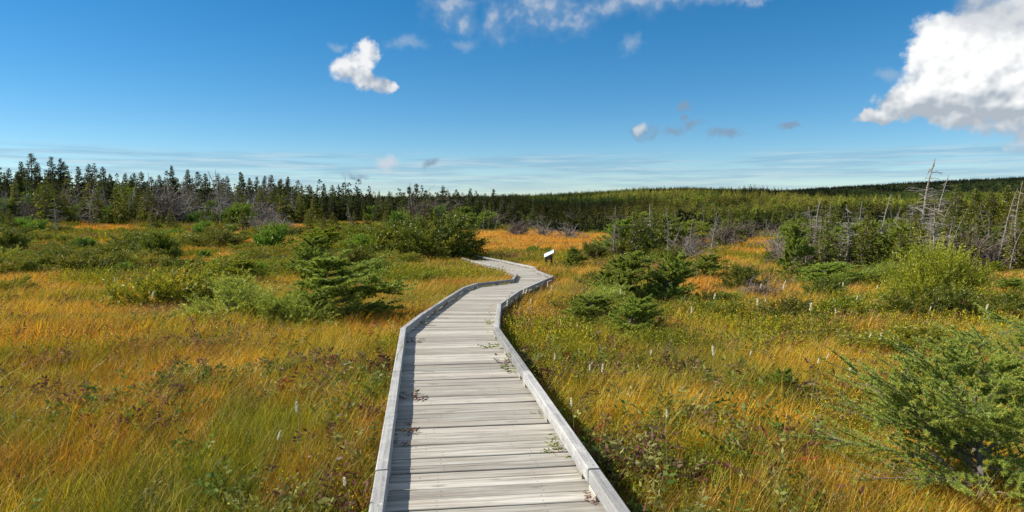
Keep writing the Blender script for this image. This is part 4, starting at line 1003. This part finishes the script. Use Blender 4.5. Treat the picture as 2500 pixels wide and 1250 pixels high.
TH = [('scrub%d' % i, 'scrub_spruce', 'ragged stunted spruce in the right thicket', 'spruce', g3 + ' (stunted spruces)', 1.7, 1.0) for i in range(3)] + \
     [('larch%d' % i, 'larch_tree', 'thin grey-green larch in the right thicket', 'larch', g3 + ' (larches)', 0.35, 0.8) for i in range(4)] + \
     [('twig%d' % i, 'bare_tree', 'grey bare twiggy tree in the right thicket', 'bare tree', g3 + ' (bare trees)', 0.8, 0.85) for i in range(3)] + \
     [('snag%d' % i, 'dead_tree', 'grey snag in the right thicket', 'dead tree', g3 + ' (small snags)', 0.32, 1.05) for i in range(4)]
print('thicket', rand_place(75, (1960, 2560), (638, 676), TH, (1.7, 3.0), (0.85, 1.4), 0.32, 1.0) + rand_place(170, (1480, 2560), (566, 645), TH, (1.7, 3.4), (0.8, 1.3), 0.36, 1.0))
g4 = 'scrub behind the orange clearing'
TH4 = [(a, b, c_.replace('in the right thicket', 'behind the orange clearing'), d_, e_.replace(g3, g4), f_, g_) for (a, b, c_, d_, e_, f_, g_) in TH]
print('band', rand_place(110, (1090, 1560), (538, 566), TH4, (1.9, 4.0), (0.8, 1.3), 0.35, 1.0, 1.08))
g5 = 'scrub at the left forest edge'
TH5 = [('twig%d' % i, 'bare_tree', 'brown bare twiggy tree at the left forest edge', 'bare tree', g5 + ' (bare trees)', 0.8, 1.05) for i in range(3)] + \
      [('scrub%d' % i, 'scrub_spruce', 'stunted spruce at the left forest edge', 'spruce', g5 + ' (stunted spruces)', 1.3, 1.0) for i in range(3)] + \
      [('green%d' % i, 'green_shrub', 'rounded green shrub at the left forest edge', 'shrub', g5 + ' (green shrubs)', 0.5, 0.6) for i in range(3)] + \
      [('snag%d' % i, 'dead_tree', 'grey snag at the left forest edge', 'dead tree', g5 + ' (snags)', 0.5, 1.3) for i in range(4)]
print('left edge', rand_place(150, (-100, 1090), (534, 551), TH5, (3.0, 6.2), (0.85, 1.4), 0.3, 1.0, 0.9))
rand_place(46, (-80, 1040), (551, 575), [k for k in TH5 if not k[0].startswith('twig')], (1.3, 3.0), (0.9, 1.4), 0.5, 1.8, 1.1)
# spruces of the left forest: tops read from the skyline
def spruce_top(px, ytop, dist, label, group, key=None, wide=1.0):
    x = (px - 1250) / F * dist; zt = EYE + (HOR - ytop) / F * dist; zg = float(gz(x, dist)); h = max(2.5, zt - zg)
    key = key or 'spruce%d' % trng.integers(6); parts, pw_, ph_ = PROTO[key]
    if group: label = ('slim ' if h > 8.5 else 'small ' if h < 6 else '') + label + ', near ' + near_mark(x, min(dist, 125))
    place(key, 'spruce_tree', x, dist, pw_ * (h / ph_) * wide * trng.uniform(.85, 1.15), h, trng.uniform(-3, 3), label, 'spruce', group)
TOPS = [(3,378),(28,412),(54,396),(82,376),(66,418),(104,400),(122,424),(137,384),(153,388),(163,396),(195,408),(222,402),(245,400),(258,408),(275,425),(305,424),(330,430),(352,420),(372,432),(392,428),(430,406),(458,415),(487,420),(505,425),(530,424),(545,436),(560,430),(588,425),(612,435),(630,432),(648,430),(665,428),(680,440),(692,438),(705,432),(722,446),(733,449),(752,452),(768,456),(797,449),(812,452),(835,462),(850,460),(875,466),(905,468),(930,466),(950,470),(985,470),(1005,472),(1040,474),(1083,453),(1070,470),(1110,472),(1120,470),(1150,460),(1165,474),(1185,472),(1208,462),(1230,474),(1255,474),(-40,390),(-20,410),(-70,385)]
for (px, yt) in TOPS:
    spruce_top(px, yt, trng.uniform(128, 150), 'dark pointed spruce on the left forest skyline', 'skyline spruces of the left forest')
for k in range(120):
    px = trng.uniform(-120, 1300); yt = np.interp(px, [-100, 200, 450, 700, 900, 1300], [405, 428, 440, 450, 476, 482]) + abs(trng.normal(0, 12)) + 4
    spruce_top(px, yt, trng.uniform(120, 165), 'dark spruce within the left forest', 'filling spruces of the left forest', wide=1.15)
for (px, yt, lab) in ((997, 455, 'bare pole topped by a small tuft, lower of two'), (1018, 448, 'bare pole topped by a small tuft, taller of two')):
    spruce_top(px, yt, 118, lab, None, 'tuft')
for (px, yt, dd) in ((2312,452,42),(2345,470,44),(2372,462,43),(2398,490,40),(2420,470,47),(2445,452,46),(2462,468,42),(2490,446,44),(2520,455,43),(2335,500,39),(2380,520,38),(2440,520,39),(2475,530,38),(2505,500,38),(2545,460,46),(2580,450,44),(2410,510,44),(2360,490,48),(2300,500,47),(2430,480,52),(2530,470,50),(2480,480,50)):
    spruce_top(px, yt, dd, 'olive green spruce in the right stand', 'spruce stand at the right', 'olive%d' % trng.integers(6), 1.25)

# ------------------------------------------------------------------ forest of the valley and hills: one mass
fr = np.random.default_rng(33)
ft = []
for i in range(5):
    tk, cr = make_spruce(400 + i, 5.0, [1.3, 1.1, 1.6, 1.25, 1.45][i], 13, 6, 5, .1, [.2, .3, .4, .3, .2][i], .03, 0, .60)
    ft.append(cr.mesh('far_spruce', M['herb']))
for i in range(2):
    st, fo = make_bush(405 + i, 4.2, 3.2, 90, 5, .62, .6, .7, .6, .4, .1, 9, 2, boughs=24); ft.append(fo.mesh('far_round_tree', M['herb']))
a, b = make_snag(410, 5.5, 14, 1.0, .1, 0, .018); ft.append(a.mesh('far_snag', M['herb']))
a, b = make_twiggy(411, 3.0, 3.4, 6, 2, .05); ft.append(b.mesh('far_bare', M['herb']))
def fring(r0, r1, dens, a0, a1):
    n = int(0.5 * (a1 - a0) * (r1 * r1 - r0 * r0) * dens); r_ = np.sqrt(fr.uniform(r0 * r0, r1 * r1, n)); a = fr.uniform(a0, a1, n)
    return r_ * np.sin(a), r_ * np.cos(a)
X, Y, SZ = [], [], []
for (r0, r1, dens, s0, a0, a1) in ((96, 190, 0.085, .70, -0.10, .9), (150, 260, 0.085, 1.2, -.9, -.05), (190, 420, 0.085, .82, -.2, .9), (420, 950, 0.075, .72, -.75, .75), (1500, 2600, 0.012, 1.3, .2, .9)):
    x, y = fring(r0, r1, dens, a0, a1); px, py = to_px(x, y, gz(x, y))
    keep = ~((np.hypot(x, y) < 130) & (clear_mask(x, y) > 0.15)); x, y = x[keep], y[keep]
    X.append(x); Y.append(y); SZ.append(s0 * fr.uniform(.5, 1.3, len(x)) * (0.7 + 0.6 * fbm(x, y, 40, 7, 3)))
X = np.concatenate(X); Y = np.concatenate(Y); SZ = np.concatenate(SZ); n = len(X)
FC = np.array([(0.028, 0.048, 0.012), (0.055, 0.078, 0.012), (0.09, 0.112, 0.014), (0.135, 0.14, 0.018), (0.20, 0.18, 0.03)])
fi = np.clip((fbm(X, Y, 110, 15, 4) - .5) * 3.4 + .45 + fr.normal(0, .22, n), 0, .999)
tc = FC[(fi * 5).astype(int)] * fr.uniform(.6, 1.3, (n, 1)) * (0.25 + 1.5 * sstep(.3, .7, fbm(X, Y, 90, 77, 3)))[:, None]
tc[np.hypot(X, Y) > 1200] *= np.array([0.20, 0.24, 0.5])  # far ridge: its cloud shadow is put into the tree tint, dark and bluish
pk = fr.integers(0, 5, n); rnd_t = fr.random(n) < 0.05 + 0.45 * sstep(.5, .62, fbm(X, Y, 50, 45, 3)) * sstep(500, 250, np.hypot(X, Y)); pk[rnd_t] = fr.integers(5, 7, rnd_t.sum()); tc[rnd_t] *= np.array([1.0, 1.25, 0.9]); dead = fr.random(n) < (0.05 + 0.22 * sstep(300, 110, np.hypot(X, Y)) * sstep(.45, .6, fbm(X, Y, 22, 25, 3))); pk[dead] = fr.integers(7, 9, dead.sum()); tc[dead] = np.array([(.24, .21, .19)]) * fr.uniform(.7, 1.3, (dead.sum(), 1))
print('forest', n)
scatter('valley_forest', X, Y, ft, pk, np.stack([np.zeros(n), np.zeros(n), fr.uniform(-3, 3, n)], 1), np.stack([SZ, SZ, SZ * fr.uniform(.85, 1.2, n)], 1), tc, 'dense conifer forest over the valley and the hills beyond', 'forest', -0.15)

# ------------------------------------------------------------------ the nearest larch, beside the right edge of the path
def near_larch():
    p = hit(2395, 1256); loc = (p[0], p[1], p[2] - 0.05)
    tk, br, fo = make_larch(501, 1.05, 1.75, 66, 40, 11, 0.023, 0.0058, -0.22, .05, 22, (0.34, 0.10), 0.036, -0.1, 0.04, 0.10, 0.6)
    e = empty('larch_tree', loc, 0.3); tag(e, 'large blue-green larch with knobbly bare twigs, the nearest to the planks', 'larch')
    obj('trunk', tk.mesh('near_larch_trunk', M['bark']), e); tag(obj('limbs', br.mesh('near_larch_limbs', M['bark_brown']), e), kind='stuff'); tag(obj('foliage', fo.mesh('near_larch_foliage', M['larch_near']), e), kind='stuff')
    p = hit(2500, 1010); sc_ = p[1] / F
    tk, br, fo = make_larch(507, 1.35, 1.35, 40, 34, 11, 0.025, 0.0058, -0.3, .05, 20, (0.25, 0.05), 0.03, -0.1, 0.1, 0.15, 0.6)
    e = empty('larch_tree', (p[0] + 0.1, p[1] + 0.1, p[2] - 0.04), 0.0); tag(e, 'taller open larch with golden tips behind the large blue-green larch', 'larch')
    obj('trunk', tk.mesh('near_larch_trunk', M['bark']), e); tag(obj('limbs', br.mesh('near_larch_limbs', M['bark_brown']), e), kind='stuff'); tag(obj('foliage', fo.mesh('near_larch_foliage', M['larch_near']), e), kind='stuff')
near_larch()

# ------------------------------------------------------------------ white flower spikes
frng = np.random.default_rng(61)
def spike_meshes(seed):
    rng = np.random.default_rng(seed); hd = MB(); st = MB(); lf = MB()
    L = 0.10; n = 150
    u = rng.random(n); a = rng.uniform(0, 2 * math.pi, n); r_ = 0.011 * np.sin(np.clip(u * 0.92 + 0.08, 0, 1) * math.pi) ** 0.5
    c = np.stack([np.cos(a) * r_ * 0.5, np.sin(a) * r_ * 0.5, u * L], 1); ax = np.stack([np.cos(a), np.sin(a), np.full(n, 0.45)], 1)
    hd.leaves(c, ax, 0.012, 0.0065, rng, rng.random(n))
    hd.tube([(0, 0, 0), (0, 0, L * 0.5), (0, 0, L)], [0.004, 0.006, 0.001], 6)
    st.tube(curve_pts((0, 0, -0.5), (0.02, 0.02, 1), 0.5, 5, rng, (0, 0, 0), 0.015) * np.array([1, 1, 1.0]) , [0.0032] * 3 + [0.0026] * 3, 4)
    for k in range(5):
        z_ = -0.46 + 0.06 * k; a_ = rng.uniform(0, 6.28)
        pts = curve_pts((0, 0, z_), (math.cos(a_), math.sin(a_), .7), .14, 4, rng, (0, 0, -.8), .08)
        for i in range(1, 5):
            for s_ in (-1, 1): lf.leaves(pts[i][None], (U(pts[i] - pts[0]) * .4 + s_ * np.array([-math.sin(a_), math.cos(a_), 0]))[None], .035, .016, rng, rng.random())
    return hd.mesh('flower_head', M['flower']), st.mesh('flower_stem', M['stem']), lf.mesh('flower_leaves', M['maroon'])
SPM = [spike_meshes(600 + i) for i in range(4)]
FL = [(727,1010,24),(616,1075,16),(855,1136,14),(937,852,18),(355,730,18),(424,667,12),(1410,998,20),(1632,1028,17),(1456,908,20),(1440,905,12),(1692,765,16),(1845,746,17),(1962,756,18),(2057,766,12),(2085,810,12),(2140,816,16),(1760,868,22),(1744,858,9),(1796,862,11),(1977,884,12),(2040,900,18),(1966,862,10),(1329,700,10),(1228,748,14),(1250,730,11),(1262,716,12),(1270,716,12),(1344,706,12),(1905,706,14),(1900,690,9),(2383,752,14),(2033,668,13),(2046,672,10),(1515,720,12),(1726,728,14),(1845,702,10),(950,714,12),(906,686,14),(284,690,14),(655,607,9),(668,608,9),(1284,742,12),(1200,772,9),(2055,700,10),(2075,730,10),(1850,735,8),(2126,704,9),(1560,865,8),(868,660,9),(750,640,8),(795,672,8),(1000,688,7),(30,615,8),(130,590,7),(195,600,8),(205,640,9),(268,592,8),(355,588,7),(565,580,7),(1345,880,8),(2250,755,9)]
for (px, py, hp) in FL:
    # the head stands on a stem of about half a metre: find the spot where that holds
    for t in np.arange(2.5, 120, 0.05):
        d_ = pix_dir(px, py); x, y, z = d_[0] * t, d_[1] * t, EYE + d_[2] * t
        if z - float(np.interp(y, GY, GZ)) <= 0.52: break
    x, y = d_[0] * t, d_[1] * t; zg = float(gz(x, y)); sc_ = min(1.5, max(0.6, 1.1 * hp / F * y / 0.10)); sh = max(0.3, z - zg)
    m = SPM[frng.integers(4)]
    near = 'meadow left of the planks' if x < -0.9 else 'meadow right of the planks'
    e = empty('flower_spike', (x, y, zg), frng.uniform(0, 6.28))
    e.rotation_euler = (frng.normal(0, .14), frng.normal(0.10, .14), frng.uniform(-0.6, 0.6))
    tag(e, 'white bottlebrush flower spike, ' + near + ', near ' + near_mark(x, y), 'flower', 'white flower spikes, ' + near)
    h_ = obj('flower_head', m[0], e, (0, 0, sh)); h_.scale = (sc_, sc_, sc_)
    q = obj('stem', m[1], e, (0, 0, sh)); q.scale = (1, 1, sh / 0.5)
    if y < 25: tag(obj('leaves', m[2], e, (0, 0, sh)), kind='stuff').scale = (1, 1, sh / 0.5)

# ------------------------------------------------------------------ leafy plants pushing up beside and through the planks
def deck_plant(px, py, s_, mat, label, seed):
    rng = np.random.default_rng(seed); p = deckhit(px, py); st, lf = MB(), MB()
    for k in range(7):
        a = rng.uniform(0, 6.28); pts = curve_pts((rng.normal(0, .012), rng.normal(0, .012), -0.05), (math.cos(a) * .8, math.sin(a) * .8, 1), rng.uniform(.07, .15) + .05, 5, rng, (0, 0, -.9), .1)
        st.tube(pts, np.linspace(.003, .0012, 6), 4)
        for i in range(2, 6):
            for sg in (-1, 1):
                lf.leaves(pts[i][None], (U(pts[-1] - pts[0]) * .6 + sg * np.array([-math.sin(a), math.cos(a), rng.normal(0, .2)]))[None], rng.uniform(.03, .055), .014, rng, rng.random())
    e = empty('deck_plant', p, 0, (s_, s_, s_)); tag(e, label, 'plant')
    obj('stems', st.mesh('deck_plant_stems', M['redstem']), e)['kind'] = 'stuff'; obj('leaves', lf.mesh('deck_plant_leaves', M[mat]), e)['kind'] = 'stuff'
DP = [(1206,850,1.2,'green','green leafy plant growing at the right curb joint'),(1222,885,0.9,'maroon','small red-leaved plant beside the green one at the right curb'),(1240,900,1.5,'green','taller upright green plant leaning on the right curb'),
      (1372,1112,1.0,'green','green palmate plant on the planks near the right curb'),(1006,972,1.0,'maroon','purple and green leafy plant on the shaded planks'),(988,1048,0.9,'red','red-leaved sprig lying over the shaded planks'),
      (985,1062,0.6,'maroon','tiny maroon sprig below the red-leaved one'),(1012,834,0.8,'maroon','dark leafy sprig at the left curb corner'),(1194,792,0.9,'green','small plant at the right curb bend'),
      (1040,796,0.9,'maroon','brown sprig in the shade of the left curb'),(975,1090,0.7,'maroon','brown leaf sprig at the foot of the left curb'),(1322,1016,0.5,'green','little green sprig under the right rail'),(1440,1226,0.5,'red','red withered leaf on the planks by the right rail')]
for i, d_ in enumerate(DP): deck_plant(d_[0], d_[1], d_[2], d_[3], d_[4], 700 + i)

# ------------------------------------------------------------------ information panel by the bend, far panel and far boardwalk
def info_panel():
    p = hit(1340, 656); e = empty('information_panel', (p[0], p[1], p[2]), 0.0); tag(e, 'slanted white information panel with pale blue header on dark posts', 'sign')
    sc_ = p[1] / F; zt = 0.78
    W_, D_ = 0.56, 0.40
    def slab(name, x0, x1, y0, y1, t0, t1, mat):
        b = MB(); b.box((x0, y0, t0), (x1, y1, t1)); o = obj(name, b.mesh(name, mat), e, (0, 0, zt)); o.rotation_euler = (math.radians(24), math.radians(-27), math.radians(-14)); return o
    slab('panel_frame', -W_/2, W_/2, -D_/2, D_/2, -0.03, 0.0, plain('aluminium_edge', (0.55, 0.55, 0.55), 0.5))
    slab('panel_face', -W_/2 + .015, W_/2 - .015, -D_/2 + .015, D_/2 - .015, 0.002, 0.006, plain('white_print', (0.82, 0.82, 0.82), 0.4))
    slab('header_print', -.06, W_/2 - .03, .06, D_/2 - .03, 0.008, 0.010, plain('pale_blue_print', (0.30, 0.55, 0.68), 0.4))
    dark = plain('dark_post', (0.06, 0.04, 0.035), 0.7); grey = plain('grey_bracket', (0.22, 0.20, 0.18), 0.6)
    for sx_ in (-0.14, 0.14):
        b = MB(); b.box((sx_ - .055, -.05, -.2), (sx_ + .055, .05, zt - .16)); obj('post', b.mesh('post', dark), e)
    b = MB(); b.box((-.19, -.035, zt - .32), (.19, .035, zt - .06)); obj('bracket', b.mesh('bracket', grey), e)
info_panel()
def far_panel():
    p = hit(512, 556); e = empty('viewing_panel', (p[0], p[1], p[2]), 0.0); tag(e, 'weathered flat panel on a single post beside the far boardwalk', 'sign')
    sc_ = p[1] / F; h_ = 26 * sc_
    b = MB(); b.box((-22 * sc_, -.25, h_ - .07), (1.5 * sc_, .25, h_)); o = obj('panel', b.mesh('panel', M['rail']), e)
    b = MB(); b.box((-3 * sc_, -.08, -.3), (-0.4 * sc_, .08, h_ - .072)); obj('post', b.mesh('post', M['rail']), e)
far_panel()
def far_walk(name, pts, label):
    e = empty(name, (0, 0, 0)); tag(e, label, 'boardwalk')
    for k in range(len(pts) - 1):
        a, b_ = hit(*pts[k]), hit(*pts[k + 1]); d_ = (b_ - a)[:2]; L = np.linalg.norm(d_); d_ /= L; ang = math.atan2(d_[1], d_[0]); n_ = max(1, int(L / 3.0))
        for i in range(n_):
            c = a + (b_ - a) * ((i + .5) / n_)
            for (nm, off, z0, z1, w_) in (('deck_panel', 0.0, 0.30, 0.34, 1.3), ('curb_rail', 0.62, 0.38, 0.47, .09), ('curb_rail', -0.62, 0.38, 0.47, .09)):
                b = MB(); b.box((-L / n_ / 2 + .004, -w_ / 2, z0), (L / n_ / 2 - .004, w_ / 2, z1)); o = obj(nm, b.mesh(nm, M['wood' if nm != 'curb_rail' else 'rail']), e, (c[0] - d_[1] * off, c[1] + d_[0] * off, c[2])); o.rotation_euler[2] = ang
            b = MB(); b.box((-.06, -.7, -.3), (.06, .7, .299)); o = obj('sleeper', b.mesh('sleeper', M['rail']), e, (c[0], c[1], c[2])); o.rotation_euler[2] = ang
            for sg in (-1, 1):
                b = MB(); b.box((-.08, -.04, .335), (.08, .04, .385)); o = obj('spacer_block', b.mesh('spacer_block', M['wood']), e, (c[0] - d_[1] * .62 * sg, c[1] + d_[0] * .62 * sg, c[2])); o.rotation_euler[2] = ang
far_walk('far_boardwalk', [(830, 566), (880, 563), (945, 563)], 'short pale stretch of boardwalk seen beyond the dwarf spruce clump')
far_walk('far_boardwalk', [(400, 556), (470, 556), (565, 555)], 'thin far stretch of boardwalk behind the single-post panel')
